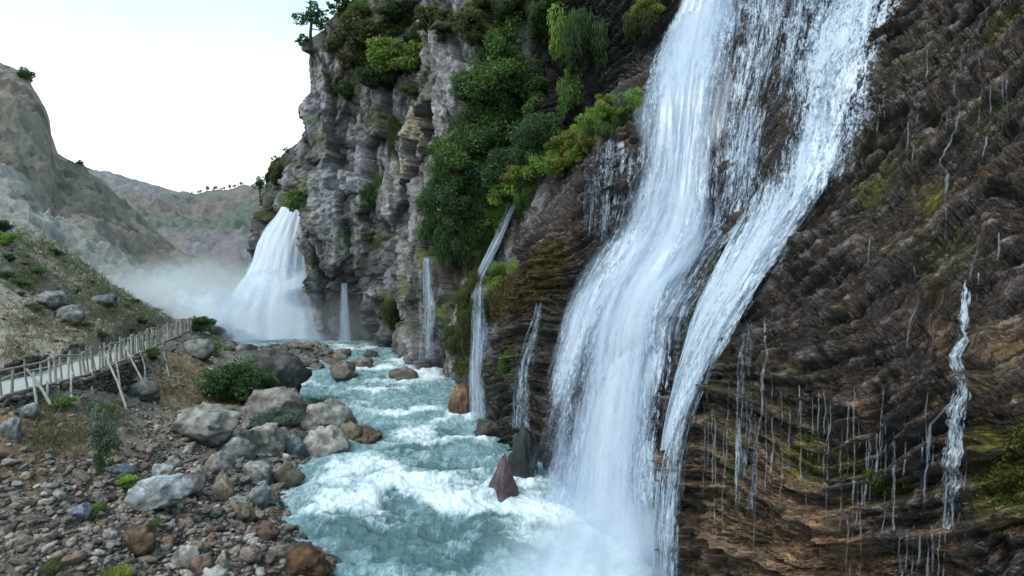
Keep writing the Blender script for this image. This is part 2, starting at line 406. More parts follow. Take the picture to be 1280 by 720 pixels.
# brown tufa at the foot right of the fall
paint((.17, .105, .062), .85, (900, 640, 2.6), (980, 660, 2.6), (1040, 690, 2), (1000, 620, 1.6), (940, 700, 2.6), (880, 700, 2))
paint((.26, .15, .085), .7, (1000, 560, .5), (1025, 590, .5), (960, 585, .6), (1040, 655, .9), (1080, 530, .5), (1060, 690, .7), (1000, 690, .6), (905, 575, .4))
paint((.17, .105, .06), .55, (1250, 430, .5), (1230, 470, .4), (1060, 385, .3), (1170, 420, .35), (1180, 680, .6), (1240, 650, .5), (1150, 245, .5))
paint((.14, .125, .018), .9, (1265, 590, .9), (1275, 560, .6), (1010, 575, .6), (1060, 585, .5), (1100, 605, .4), (1265, 30, .6), (1165, 250, .5), (1090, 225, .6))
paint((.055, .06, .014), .5, (1080, 30, 1.4), (1110, 200, 1.2), (905, 350, 1.0), (940, 290, .8), (885, 385, .8), (1150, 75, .9), (1190, 320, .8), (1230, 150, .8), (920, 570, .8), (1110, 610, .6))
paint((.13, .085, .02), .9, (650, 365, 1.6), (625, 385, 1.3), (690, 320, 1.2), (670, 350, 1.2))
paint((.10, .13, .025), .9, (640, 330, 1.0), (620, 350, .8), (738, 185, .8), (605, 300, 1.2), (590, 380, 1.4), (600, 340, 1.2), (575, 430, 1.3), (592, 440, 1.0))
paint((.20, .16, .02), .9, (742, 182, .7), (752, 175, .5))
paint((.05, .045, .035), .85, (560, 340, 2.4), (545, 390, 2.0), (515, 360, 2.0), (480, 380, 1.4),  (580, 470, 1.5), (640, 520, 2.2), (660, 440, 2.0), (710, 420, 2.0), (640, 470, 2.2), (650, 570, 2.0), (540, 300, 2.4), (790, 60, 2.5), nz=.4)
paint((.075, .07, .075), .85, (440, 350, 2.4), (470, 400, 2.4), (450, 400, 2.6), (420, 380, 2.4), (500, 400, 1.8), (460, 340, 1.6), nz=.4)
paint((.10, .115, .03), .8, (492, 385, 1.6), (500, 360, 1.1), (360, 250, 1.6), (375, 240, 1.4), (530, 330, 1.4), (640, 440, .8), (645, 455, .9), (470, 300, 1.3), (550, 400, 1.3))
paint((.32, .27, .20), .8, (520, 150, 2.0), (512, 140, 1.2), (505, 210, .8), (478, 60, .8), (390, 270, 1.2))
paint((.065, .07, .03), .8, (450, 40, 3.5), (480, 30, 3.5), (560, 20, 4), (590, 50, 3.5), (430, 110, 2), (340, 220, 2.5), (330, 260, 2), (630, 20, 4), (700, 40, 4))
paint((.30, .29, .31), .8, (545, 85, 2.4), (570, 75, 1.8), (635, 70, 1.5), (650, 60, 1.5), (430, 215, 2.8), (450, 190, 2), (410, 260, 2))
paint((.016, .016, .015), .95, (700, 140, 2.6), (730, 90, 3), (760, 60, 3), (700, 100, 2.6), (790, 60, 2.6), (755, 110, 2.4), (820, 40, 2), (740, 30, 3), (680, 60, 2), (700, 20, 2.6), nz=.2)  # deep shade of the recess above the ledge, painted near black
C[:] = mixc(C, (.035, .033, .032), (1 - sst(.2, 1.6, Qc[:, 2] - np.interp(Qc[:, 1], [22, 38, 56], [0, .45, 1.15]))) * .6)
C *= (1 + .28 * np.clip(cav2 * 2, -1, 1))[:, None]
C = np.clip(C, .006, .8)
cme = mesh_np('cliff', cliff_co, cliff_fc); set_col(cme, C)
wet = np.clip(rightc * .8 + (1 - sst(2.5, 6, Qc[:, 2])) * .6, 0, 1); set_f(cme, wet, 'Wet')
sv_ = np.concatenate([(Af.reshape(NU, NVW)), np.repeat(Af.reshape(NU, NVW)[:, -1:], NB, 1)], 1).ravel(); sq_ = padb(q)
set_uvv(cme, np.stack([sv_, sq_, padb(fbm(Q * .3, 2, 131))], 1), 'Strat'); set_f(cme, rightc, 'Right')
M['cliff'] = rock_mat('cliff_rock', sc=1.0, bump=.8, lo=.35, hi=1.7, wet=True)
def strat_layer(m):
    nt = m.node_tree; b = next(n for n in nt.nodes if n.type == 'BSDF_PRINCIPLED'); bp = next(n for n in nt.nodes if n.type == 'BUMP')
    st = N(nt, 'ShaderNodeAttribute', attribute_name='Strat'); rt = N(nt, 'ShaderNodeAttribute', attribute_name='Right').outputs['Fac']
    def sc(a_, b_):
        mp = N(nt, 'ShaderNodeMapping'); nt.links.new(st.outputs['Vector'], mp.inputs[0]); mp.inputs['Scale'].default_value = (a_, b_, 1); return mp.outputs[0]
    s1 = noise_(nt, sc(.55, 6.5), 1, 9, .74, .4); s2 = noise_(nt, sc(2.2, 20), 1, 7, .75, .4); s3 = noise_(nt, sc(12, 45), 1, 3, .7)
    crk = mapr(nt, math_(nt, 'ABSOLUTE', math_(nt, 'SUBTRACT', s2, .5)), .0, .035, .25, 1)
    s = math_(nt, 'ADD', math_(nt, 'MULTIPLY', s1, .5), math_(nt, 'ADD', math_(nt, 'MULTIPLY', s2, .35), math_(nt, 'MULTIPLY', s3, .15)))
    k = N(nt, 'ShaderNodeMapRange'); nt.links.new(s, k.inputs[0])
    for i, x in enumerate((.42, .585, .15, 2.9)): k.inputs[i + 1].default_value = x
    mx = N(nt, 'ShaderNodeMix', data_type='FLOAT'); nt.links.new(rt, mx.inputs[0]); mx.inputs[2].default_value = 1; nt.links.new(k.outputs[0], mx.inputs[3])
    src = b.inputs['Base Color'].links[0].from_socket; mx2 = N(nt, 'ShaderNodeMix', data_type='FLOAT'); nt.links.new(rt, mx2.inputs[0]); mx2.inputs[2].default_value = 1; nt.links.new(crk, mx2.inputs[3]); nt.links.new(mulcol(nt, mulcol(nt, src, mx.outputs[0]), mx2.outputs[0]), b.inputs['Base Color'])
    hs = bp.inputs['Height'].links[0].from_socket; nt.links.new(math_(nt, 'ADD', hs, math_(nt, 'MULTIPLY', math_(nt, 'MULTIPLY', math_(nt, 'ADD', s, math_(nt, 'MULTIPLY', crk, .25)), rt), 3.2)), bp.inputs['Height'])
    rs = b.inputs['Roughness'].links[0].from_socket; nt.links.new(math_(nt, 'SUBTRACT', rs, math_(nt, 'MULTIPLY', rt, mapr(nt, s2, .45, .6, 0, .12))), b.inputs['Roughness'])
strat_layer(M['cliff'])
cliff = tag(link('cliff', cme, M['cliff']), 'wet dark brown and grey rock cliff rising beside the river', None, None, 'structure')

# ------------------------------------------------------------------ river level
def zw(Y): return np.interp(Y, [0, 23, 29, 34, 38, 44, 50, 56, 70], [0, 0, .12, .22, .42, .65, .95, 1.15, 1.2])

# ------------------------------------------------------------------ LEFT BANK TERRAIN
cp = []
def c3(px, py, Y, dz=0): p = at(px, py, Y); cp.append((p[0], p[1], p[2] + dz))
for a in [(0,720,15),(100,720,15.6),(200,720,16.6),(300,720,17.6),(400,720,18.8),(0,650,17),(120,650,18.3),(240,660,19.6),(330,665,21.3),
          (0,600,18.5),(100,600,20),(200,600,22.3),(290,600,24.5),(345,612,25),(0,560,19.5),(100,560,21.5),(200,560,24.5),(300,560,27.8),(375,575,28.6),
          (30,520,20.9),(100,520,23.5),(150,512,26.5),(200,515,28.5),(250,502,32),(330,510,33.3),(380,520,34),(430,545,32.2),(470,545,32.4),
          (250,455,40),(200,462,36),(170,470,33),(150,482,30.5),(300,450,46),(360,455,46),(410,460,46.5),(290,432,53),(340,432,53),(390,432,53.5),(270,420,56.5),(235,420,50),
          (0,487,23),(0,455,25.5),(0,410,29.5),(0,360,34),(0,300,39),(0,277,45),(50,460,27),(50,420,31),(60,370,37),(50,330,42),(50,290,49),(100,443,30.5),(100,400,37),(100,350,46),
          (150,425,36),(150,395,44),(150,367,53),(200,412,46),(200,390,58),(232,402,61),(215,400,56)]: c3(*a)
# walkway bed
WK = [(-40,520,20.0),(0,495,22),(50,481,23.8),(100,469,26.2),(150,450,31),(200,428,42),(238,412,51.5),(262,411,57)]
for (a,b,Y) in WK: c3(a, b, Y, -.05)
for p in [(-27,15,6.2),(-34,25,8.6),(-45,35,14),(-55,50,18),(-60,65,14),(-44,66,6),(-34,70,2.5),(-26,74,1.6),(-15,74,1.2),(-14,8,2.2),(-8,9,.2),(-22,5,4),
          # river bed
          (-3,17,-1),(-2,22,-1),(-4,26,-1),(-5.2,29,-1),(-3,34,-.6),(-2,28,-1),(-6,38,-.35),(-9,44,-.1),(-8,48,.2),(-13,58,.6),(-18,59,.6),(-22,61,.6),(4,16,-1.2),(3,8,-1.2),(8,5,-1),(-1,12,-1),(-12.9,40.8,.1),(-11,40,-.1),(0,45,-.3),(-2,52,0)]: cp.append(p)
cp = np.array(cp)
def tps_fit(X, z, lam=.02):
    n = len(X); r = np.linalg.norm(X[:, None] - X[None], axis=2); K = np.where(r > 0, r * r * np.log(r + 1e-12), 0) + lam * np.eye(n)
    Pm = np.concatenate([np.ones((n, 1)), X], 1); Am = np.block([[K, Pm], [Pm.T, np.zeros((3, 3))]])
    return np.linalg.solve(Am, np.concatenate([z, np.zeros(3)]))
TW = tps_fit(cp[:, :2], cp[:, 2], 1.0)
def tps_raw(x, y):
    x = np.asarray(x, float).ravel(); y = np.asarray(y, float).ravel(); o = np.empty(len(x))
    for s in range(0, len(x), 40000):
        X = np.stack([x[s:s + 40000], y[s:s + 40000]], 1); r2 = ((X[:, None] - cp[None, :, :2]) ** 2).sum(2)
        o[s:s + 40000] = (.5 * r2 * np.log(r2 + 1e-12)) @ TW[:len(cp)] + TW[-3] + X @ TW[-2:]
    return o
_lx = np.linspace(-75, 75, 301); _ly = np.linspace(4, 84, 201); _LX, _LY = np.meshgrid(_lx, _ly, indexing='ij'); _LZ = tps_raw(_LX, _LY).reshape(_LX.shape)
def tps(x, y):
    fx = np.clip((np.asarray(x, float).ravel() + 75) / .5, 0, 299.999); fy = np.clip((np.asarray(y, float).ravel() - 4) / .4, 0, 199.999)
    i = fx.astype(int); j = fy.astype(int); u = fx - i; v = fy - j
    return (_LZ[i, j] * (1 - u) + _LZ[i + 1, j] * u) * (1 - v) + (_LZ[i, j + 1] * (1 - u) + _LZ[i + 1, j + 1] * u) * v
WKE = np.array([at(*a) for a in WK]); WKp = WKE - np.array([.95, 0, 0])
def wk_dist(x, y):
    """signed side distance to the walkway centre line, and deck height there"""
    best = np.full(len(x), 1e9); zz = np.zeros(len(x)); side = np.zeros(len(x))
    for a, b in zip(WKp[:-1], WKp[1:]):
        dx, dy = b[0] - a[0], b[1] - a[1]; L2 = dx * dx + dy * dy
        t = np.clip(((x - a[0]) * dx + (y - a[1]) * dy) / L2, 0, 1)
        ex = x - a[0] - t * dx; ey = y - a[1] - t * dy; dd = np.hypot(ex, ey); m = dd < best
        best = np.where(m, dd, best); zz = np.where(m, a[2] + t * (b[2] - a[2]), zz); side = np.where(m, np.sign(ex * dy - ey * dx), side)
    return best, zz, side           # side>0 : river side
gx = np.linspace(-340, 880, 760); gy = 9 * (76 / 9.) ** (np.linspace(0, 1, 620))
GX, GY = np.meshgrid(gx, gy, indexing='ij'); TX = ((GX - 640) / F * GY).ravel(); TY = GY.ravel()
def ground(x, y, fine=True):
    x = np.asarray(x, float).ravel(); y = np.asarray(y, float).ravel()
    z = tps(x, y); d_, wz, sd = wk_dist(x, y)
    # terrace under the path, cut bank above and retained drop below it
    k = (1 - sst(1.0, 1.4, d_)) * (y < 58)
    z = z * (1 - k) + (wz - .12) * k
    p = np.stack([x, y, 0 * x], 1)
    land = sst(-.1, .8, z - zw(y))
    if fine:
        z = z + land * (1 - k) * (fbm(p * .45, 3, 201) * .35 + fbm(p * 1.6, 4, 203, .6) * .16)
        f1, f2, c = worley(np.stack([x * 2.2 + .3 * vnoise(p * 3, 5), y * 2.2, 0 * x], 1), 207)
        z = z + land * (1 - k) * sst(.1, -.1, (f1 - .45)) * .10 * (c > .35)
        rk = ridged(p * .9, 4, 209); z = z + land * (1 - k) * rk * .10 * sst(26, 40, y)
    return z
TZ = ground(TX, TY); tco = np.stack([TX, TY, TZ], 1)
tfc = grid_faces(len(gx), len(gy))
tb = tco.reshape(len(gx), len(gy), 3)[::2, ::2]; fb3 = grid_faces(tb.shape[0], tb.shape[1])
bvh_land = BVHTree.FromPolygons([tuple(v) for v in tb.reshape(-1, 3)], [tuple(int(x) for x in f) for f in fb3])
def hitg(px, py):
    h = ray(bvh_land, px, py)
    return None if h[0] is None else (np.array(h[0]), np.array(h[1]) * (1 if h[1].z > 0 else -1))
dW, zW, sdW = wk_dist(TX, TY); p = tco * np.array([1, 1, 0])
n1_ = fbm(p * .35, 4, 211); n2_ = fbm(p * 2.2, 4, 212, .6); n3_ = fbm(p * 7, 2, 213)
tc_ = np.tile(np.array([.27, .22, .18]), (len(tco), 1))
tc_ = mixc(tc_, (.33, .27, .23), sst(0, .5, n2_) * .6)
tc_ = mixc(tc_, (.16, .12, .10), sst(.0, .5, -n2_ + n3_ * .4) * .7)
def tblob(px, py, r, e=1.0):
    h = hitg(px, py); 
    if h is None: return np.zeros(len(tco))
    return np.exp(-1.1 * (((TX - h[0][0]) / r) ** 2 + ((TY - h[0][1]) / (r * e)) ** 2))
def tpaint(col, k, *bl, nz=.8):
    global tc_
    m = np.zeros(len(tco))
    for b in bl: m = np.maximum(m, tblob(*b))
    tc_ = mixc(tc_, col, sst(.15, .7, m + (n2_ + n3_ * .5) * nz * sst(.02, .25, m)) * k); return m
tpaint((.17, .13, .115), .8, (60, 640, 4), (200, 650, 4), (20, 700, 4), (120, 700, 3), (300, 690, 3), (300, 620, 3))
tpaint((.07, .062, .06), .8, (220, 680, 2.0), (270, 650, 1.8), (310, 620, 1.6), (350, 690, 2), (240, 720, 2))
tpaint((.25, .165, .10), .8, (200, 480, 3), (215, 465, 3, 1.5), (60, 545, 3), (20, 560, 2), (250, 500, 2))
gr = tpaint((.20, .18, .105), .45, (60, 505, 1.3), (110, 512, 1.2), (140, 520, 1.2), (150, 350, 5, 1.6), (120, 370, 4, 1.4), (180, 385, 5, 1.5), (100, 330, 5, 1.4), (10, 300, 5), (5, 345, 3), (30, 350, 3), (150, 385, 4), (262, 425, 3, 1.4), (390, 522, 1.4), (280, 425, 2, 1.3), (60, 310, 4, 1.5))
tpaint((.48, .40, .33), .8, (20, 420, 4), (60, 430, 4), (100, 420, 4), (30, 390, 4), (70, 340, 3), (90, 300, 6), (40, 290, 6), (10, 460, 2))
tc_ = mixc(tc_, (.46, .42, .39), (1 - sst(.8, 1.1, dW + n2_ * .25)) * (TY < 58) * .85)
tc_ = mixc(tc_, (.30, .29, .29), sst(44, 52, TY) * sst(.0, .4, n2_ + .2) * .6 * (TX > -30))
wetl = 1 - sst(.05, .55, TZ - zw(TY) + n2_ * .15); tc_ = mixc(tc_, (.05, .043, .038), wetl * .8)
tme = mesh_np('ground', tco, tfc); set_col(tme, np.clip(tc_, .01, .8)); set_f(tme, wetl * .8, 'Wet')
M['ground'] = rock_mat('ground_soil', sc=1.6, bump=.8, lo=.5, hi=1.5, wet=True)
tag(link('ground', tme, M['ground']), 'stony brown left bank of the river', None, None, 'structure')

# ------------------------------------------------------------------ FAR HILLS (left mountain, far ridge, valley floor)
def hill(name, label, ridge, foot_py, Y0, Y1, Y2, pr, amp, seed, colfn, n=(420, 260)):
    u = np.linspace(pr[0], pr[1], n[0]); v = np.linspace(0, 1.25, n[1])
    U, V = np.meshgrid(u, v, indexing='ij'); ry = np.interp(U, [r[0] for r in ridge], [r[1] for r in ridge]); fy = np.interp(U, [r[0] for r in foot_py], [r[1] for r in foot_py])
    Y = Y0 + (Y1 - Y0) * np.clip(V, 0, 1) + np.clip(V - 1, 0, 1) / .25 * (Y2 - Y1)
    zr = CAMZ - (ry - HOR) / F * Y1; zf = CAMZ - (fy - HOR) / F * Y0
    Vc = np.clip(V, 0, 1); Z = zf + (zr - zf) * Vc ** 1.08 - np.clip(V - 1, 0, 1) * (Y2 - Y1) * 2.2
    X = (U - 640) / F * Y
    q = np.stack([X.ravel(), Y.ravel(), Z.ravel()], 1)
    s = 1.0 / amp
    dz = (ridged(q * np.array([s * .35, s * .35, s * .35]), 5, seed, .55) - .3) * amp * .9 + fbm(q * s * 1.5, 5, seed + 9, .6) * amp * .4
    q[:, 2] += dz * sst(0, .12, Vc.ravel()) * (1 - .75 * sst(.85, 1, Vc.ravel()))
    me = mesh_np(name, q, grid_faces(*n)); set_col(me, np.clip(colfn(q, U.ravel(), Vc.ravel(), dz), .01, .8)); set_f(me, np.zeros(len(q)), 'Wet')
    fb_ = grid_faces(*n); b = BVHTree.FromPolygons([tuple(x) for x in q], [tuple(int(k) for k in f) for f in fb_])
    return tag(link(name, me, M['hill']), label, None, None, 'structure'), b
M['hill'] = rock_mat('hill_rock', sc=.22, bump=.8, lo=.6, hi=1.4, wet=True)
def c_mtn(q, U, V, dz):
    n1 = fbm(q * .06, 4, 301); n2 = fbm(q * .3, 4, 302, .6)
    c = np.tile(np.array([.26, .21, .18]), (len(q), 1))  # rock tones, partly lightened to carry aerial haze
    c = mixc(c, (.34, .28, .24), sst(-.1, .4, n2)); c = mixc(c, (.12, .125, .085), sst(.05, .4, n1 + n2 * .5) * .6)
    c = mixc(c, (.33, .26, .21), sst(.15, .4, fbm(q * .09, 3, 305)) * .6)
    c = mixc(c, (.40, .375, .355), (1 - sst(.22, .40, V + n1 * .2)) * .75)
    c = mixc(c, (.09, .08, .08), sst(.1, .4, -fbm(q * np.array([.3, .3, .15]), 4, 307, .65)) * .7)
    return c
def c_far(q, U, V, dz):
    n1 = fbm(q * .03, 4, 311); n2 = fbm(q * .15, 4, 312, .6)
    c = np.tile(np.array([.26, .23, .235]), (len(q), 1)); c = mixc(c, (.31, .28, .28), sst(-.1, .4, n2))
    c = mixc(c, (.14, .165, .12), sst(-.15, .3, n1 + n2 * .4 + (U > 250) * .3) * .8)
    c = mixc(c, (.27, .20, .18), sst(.15, .4, fbm(q * .04, 3, 315) + (U > 255) * (V > .6) * (V < .9) * .4) * .7)
    return c
far_hill, bvh_far = hill('hills', 'distant brown and green ridge closing the valley',
    [(-400,150),(0,190),(100,210),(120,214),(160,222),(200,234),(240,243),(270,240),(310,233),(360,226),(500,215)], [(-400,390),(500,390)], 120, 300, 360, (-420, 460), 9, 401, c_far)
mtn, bvh_mtn = hill('mountain', 'steep bare rocky mountainside on the left of the valley',
    [(-520,-120),(-200,-20),(-60,50),(0,80),(20,86),(38,104),(55,135),(62,150),(63,165),(72,190),(100,207),(130,228),(165,262),(200,295),(240,325),(300,350),(345,362)],
    [(-500,300),(-200,330),(0,345),(100,365),(200,395),(300,405),(400,410)], 66, 130, 165, (-520, 345), 4.5, 421, c_mtn)
def hit_bvh(b, px, py):
    h = ray(b, px, py); return None if h[0] is None else np.array(h[0])
# valley floor reaching the horizon, under everything
gxx, gyy = np.meshgrid(np.linspace(-1500, 1500, 60), np.linspace(-600, 2400, 60), indexing='ij')
vz = -3 + 0 * gxx + np.where((np.hypot(gxx, gyy) > 500), 2, 0)
vme = mesh_np('valley_floor', np.stack([gxx.ravel(), gyy.ravel(), vz.ravel()], 1), grid_faces(60, 60))
set_col(vme, np.tile(np.array([.16, .14, .12]), (3600, 1))); set_f(vme, np.zeros(3600), 'Wet')
tag(link('valley_floor', vme, M['hill']), 'flat ground of the valley below the hills', None, None, 'structure')

# ------------------------------------------------------------------ RIVER
wx = np.linspace(110, 1000, 760); wy = 9 * (72 / 9.) ** (np.linspace(0, 1, 620))
WX, WY = np.meshgrid(wx, wy, indexing='ij'); RX = ((WX - 640) / F * WY).ravel(); RY = WY.ravel(); RZ = zw(RY)
rp = np.stack([RX, RY, 0 * RX], 1)
def wpt(px, py):
    Y = 30.
    for _ in range(20): Y = (CAMZ - float(zw(Y))) * F / (py - HOR)
    return (px - 640) / F * Y, Y
def wblob(px, py, rx, ry=None, ang=0):
    x, y = wpt(px, py); ry = ry or rx; dx = RX - x + WPX; dy = RY - y + WPY; c, s = math.cos(ang), math.sin(ang)
    return np.exp(-1.1 * (((dx * c + dy * s) / rx) ** 2 + ((-dx * s + dy * c) / ry) ** 2))
WPX = fbm(rp * .45, 4, 521, .6) * 2.2; WPY = fbm(rp * .45 + 9, 4, 523, .6) * 2.6
foam = np.zeros(len(RX))
FO = [(500,618,2.6,.9,.15),(560,625,2.6,.8,.1),(440,640,1.6,.8),(450,600,1.5,1.2),(610,640,1.6,.8),(400,650,1.0,.8),(480,590,1.8,1.0),
      (700,660,2.6,1.8),(760,690,3.0,2.2),(720,700,2.6,1.4),(670,665,1.8,1.0),(680,640,1.8,1.0),(820,700,2.2,2.2),(740,640,2.0,1.5),(700,700,1.4,.9),(640,690,.9,.6),
      (530,540,1.4,.9),(560,550,1.6,.6),(500,515,1.6,.9),(545,520,.7,1.2),(590,555,1.0,.5),(500,470,1.6,1.6),(530,462,1.4,1.2),(460,462,1.5,1.2),(470,485,1.3,.8),(440,435,1.8,1.0),(500,452,1.6,1.2),(540,470,1.5,1.3),
      (560,450,1.2,1.2),(600,520,1.4,.7),(380,485,1.2,1.0),(375,470,1.0,1.4),(330,420,3,2.2),(380,425,3,1.2),(420,432,2,1.2),(290,420,3,1.6),(260,424,2,1),(650,610,1.0,.6),(620,600,.9,.5),(660,625,1.2,.7),(350,600,.8,1)]
for f_ in FO: foam = np.maximum(foam, wblob(*f_))
dk = np.maximum.reduce([wblob(520,560,1.3,.5), wblob(460,670,1.5,1.0), wblob(540,660,1.8,.7,.2), wblob(620,665,1.0,.5), wblob(580,690,2.6,.8), wblob(640,710,1.6,.6), wblob(460,540,1.4,.6), wblob(560,585,1.2,.6), wblob(500,690,1.6,.8), wblob(480,640,.9,.5), wblob(600,700,1.6,.8), wblob(430,690,1.2,.8), wblob(570,540,.8,.4)])
# waves: advected crest pattern
fl = fbm(rp * .5, 3, 501); 
wv = ridged(np.stack([RX * .55 + fl * .8, RY * 1.1 + fl, 0 * RX], 1), 4, 503, .5) * .16 + fbm(rp * 2.2, 4, 505, .6) * .10 + fbm(rp * .4, 2, 507) * .16
calm = sst(50, 60, RY)
wv = wv * (1 - .8 * calm); fmv = np.clip(foam, 0, 1)
RZ = RZ + wv + fmv * (fbm(rp * 1.3, 5, 509, .62) * .24 + .08) * (1 - .6 * calm) - dk * .12
RZ += wblob(610, 625, .9, .5) * .25 + wblob(540, 610, 1.4, .4) * .22
rme = mesh_np('river', np.stack([RX, RY, RZ], 1), grid_faces(len(wx), len(wy)))
crest = sst(.02, .22, wv)
fv = np.clip(foam * .95 - dk * .8 + crest * .2 + .13 + .22 * fbm(rp * .8, 4, 511), 0, 1)
set_f(rme, fv, 'Foam'); set_f(rme, np.clip(dk + .3 * fbm(rp * .6, 3, 513), 0, 1), 'Dark')
m, nt, out = mat_new('river_water'); M['river'] = m
tcn = N(nt, 'ShaderNodeTexCoord'); mp = N(nt, 'ShaderNodeMapping'); nt.links.new(tcn.outputs['Object'], mp.inputs[0]); mp.inputs['Rotation'].default_value = (0, 0, .45); mp.inputs['Scale'].default_value = (1.5, .55, 1)
fo = N(nt, 'ShaderNodeAttribute', attribute_name='Foam').outputs['Fac']; dk_ = N(nt, 'ShaderNodeAttribute', attribute_name='Dark').outputs['Fac']
a1 = noise_(nt, mp.outputs[0], 1.5, 9, .72, 1.2); a2 = noise_(nt, mp.outputs[0], 5, 8, .75, 1.4); a3 = noise_(nt, tcn.outputs['Object'], 22, 4, .7, .3)
s = math_(nt, 'ADD', math_(nt, 'MULTIPLY', a1, .38), math_(nt, 'MULTIPLY', a2, .62))
s = math_(nt, 'ADD', s, math_(nt, 'MULTIPLY', a3, .26))
fm = math_(nt, 'ADD', math_(nt, 'MULTIPLY', fo, .62), math_(nt, 'MULTIPLY', math_(nt, 'SUBTRACT', s, .61), 2.4))
fm = N(nt, 'ShaderNodeMapRange', interpolation_type='SMOOTHSTEP'); 
nt.links.new(math_(nt, 'ADD', math_(nt, 'MULTIPLY', fo, .95), math_(nt, 'MULTIPLY', math_(nt, 'SUBTRACT', s, .63), 2.2)), fm.inputs[0])
fm.inputs[1].default_value = .10; fm.inputs[2].default_value = 1.0
cr = N(nt, 'ShaderNodeValToRGB'); e = cr.color_ramp.elements
e[0].position = .3; e[0].color = (.095, .16, .17, 1); e[1].position = .7; e[1].color = (.36, .53, .56, 1)
nt.links.new(math_(nt, 'SUBTRACT', math_(nt, 'ADD', a1, math_(nt, 'MULTIPLY', math_(nt, 'SUBTRACT', a2, .5), .5)), math_(nt, 'MULTIPLY', dk_, .30)), cr.inputs[0])
mc = N(nt, 'ShaderNodeMix', data_type='RGBA'); nt.links.new(fm.outputs[0], mc.inputs[0]); nt.links.new(cr.outputs[0], mc.inputs[6]); mc.inputs[7].default_value = (.80, .86, .90, 1)
b = N(nt, 'ShaderNodeBsdfPrincipled'); nt.links.new(mc.outputs[2], b.inputs['Base Color'])
nt.links.new(mapr(nt, fm.outputs[0], 0, 1, .12, .7), b.inputs['Roughness']); b.inputs['IOR'].default_value = 1.33
bp = N(nt, 'ShaderNodeBump'); setin(bp, Strength=.45, Distance=.14); nt.links.new(math_(nt, 'ADD', s, math_(nt, 'MULTIPLY', fm.outputs[0], .25)), bp.inputs['Height']); nt.links.new(bp.outputs[0], b.inputs['Normal'])
nt.links.new(b.outputs[0], out.inputs[0])
tag(link('river', rme, m), 'fast turquoise river with white foam running along the cliff', None, None, 'structure')
# ------------------------------------------------------------------ WATERFALLS
def fall_mat(name, fu, fvv, k1=2.2, k2=1.2, bias=-.25, col=(.80, .87, .97), gl=.15, edge=.9, lo=0.0, hi=1.0, f2=(6, .9), f3=(22, 4.5)):
    m, nt, out = mat_new(name)
    fa = N(nt, 'ShaderNodeAttribute', attribute_name='Flow'); de = N(nt, 'ShaderNodeAttribute', attribute_name='Dens').outputs['Fac']
    oi = N(nt, 'ShaderNodeObjectInfo')
    off = N(nt, 'ShaderNodeCombineXYZ'); nt.links.new(math_(nt, 'MULTIPLY', oi.outputs['Random'], 37), off.inputs[2])
    va = N(nt, 'ShaderNodeVectorMath', operation='ADD'); nt.links.new(fa.outputs['Vector'], va.inputs[0]); nt.links.new(off.outputs[0], va.inputs[1])
    def sc(a, b_):
        mp = N(nt, 'ShaderNodeMapping'); nt.links.new(va.outputs[0], mp.inputs[0]); mp.inputs['Scale'].default_value = (a, b_, 1); return mp.outputs[0]
    n1 = noise_(nt, sc(fu, fvv), 1, 6, .64, .5); n2 = noise_(nt, sc(f2[0], f2[1]), 1, 6, .7, .35); n3 = noise_(nt, sc(f3[0], f3[1]), 1, 4, .65, .2)
    s = math_(nt, 'ADD', math_(nt, 'MULTIPLY', math_(nt, 'SUBTRACT', n1, .5), k1), math_(nt, 'MULTIPLY', math_(nt, 'SUBTRACT', n2, .5), k2))
    s = math_(nt, 'ADD', s, math_(nt, 'MULTIPLY', math_(nt, 'SUBTRACT', n3, .5), k2 * .8))
    a = math_(nt, 'ADD', math_(nt, 'ADD', math_(nt, 'MULTIPLY', de, 1.5), bias), s)
    mr = N(nt, 'ShaderNodeMapRange', interpolation_type='SMOOTHSTEP'); nt.links.new(a, mr.inputs[0]); mr.inputs[1].default_value = lo; mr.inputs[2].default_value = hi
    al = math_(nt, 'MULTIPLY', mr.outputs[0], math_(nt, 'MINIMUM', math_(nt, 'MULTIPLY', de, 4), edge))
    d = N(nt, 'ShaderNodeBsdfDiffuse'); t = N(nt, 'ShaderNodeBsdfTranslucent'); g = N(nt, 'ShaderNodeBsdfGlossy'); g.inputs['Roughness'].default_value = .35
    cm = N(nt, 'ShaderNodeMix', data_type='RGBA'); nt.links.new(mr.outputs[0], cm.inputs[0]); cm.inputs[6].default_value = (col[0] * .50, col[1] * .60, col[2] * .75, 1); cm.inputs[7].default_value = (*col, 1)  # bluish internal shading of the water, mixed into its colour
    for x in (d, t): nt.links.new(cm.outputs[2], x.inputs[0])
    bp = N(nt, 'ShaderNodeBump'); setin(bp, Strength=.3, Distance=.08); nt.links.new(s, bp.inputs['Height'])
    for x in (d, g): nt.links.new(bp.outputs[0], x.inputs['Normal'])
    m1 = N(nt, 'ShaderNodeMixShader'); m1.inputs[0].default_value = .35; nt.links.new(d.outputs[0], m1.inputs[1]); nt.links.new(t.outputs[0], m1.inputs[2])
    m2 = N(nt, 'ShaderNodeMixShader'); m2.inputs[0].default_value = gl; nt.links.new(m1.outputs[0], m2.inputs[1]); nt.links.new(g.outputs[0], m2.inputs[2])
    tr = N(nt, 'ShaderNodeBsdfTransparent'); m3 = N(nt, 'ShaderNodeMixShader'); nt.links.new(al, m3.inputs[0])
    nt.links.new(tr.outputs[0], m3.inputs[1]); nt.links.new(m2.outputs[0], m3.inputs[2]); nt.links.new(m3.outputs[0], out.inputs[0])
    return m
M['fall'] = fall_mat('falling_water', .9, .10)
M['fall_soft'] = fall_mat('falling_water_soft', .55, .05, 1.0, .35, .0, col=(.86, .92, 1.0), edge=.85)
M['fall_streak'] = fall_mat('falling_water_streaks', 2.2, .22, 2.1, 2.0, -.38, col=(.84, .9, 1.0), edge=.95)
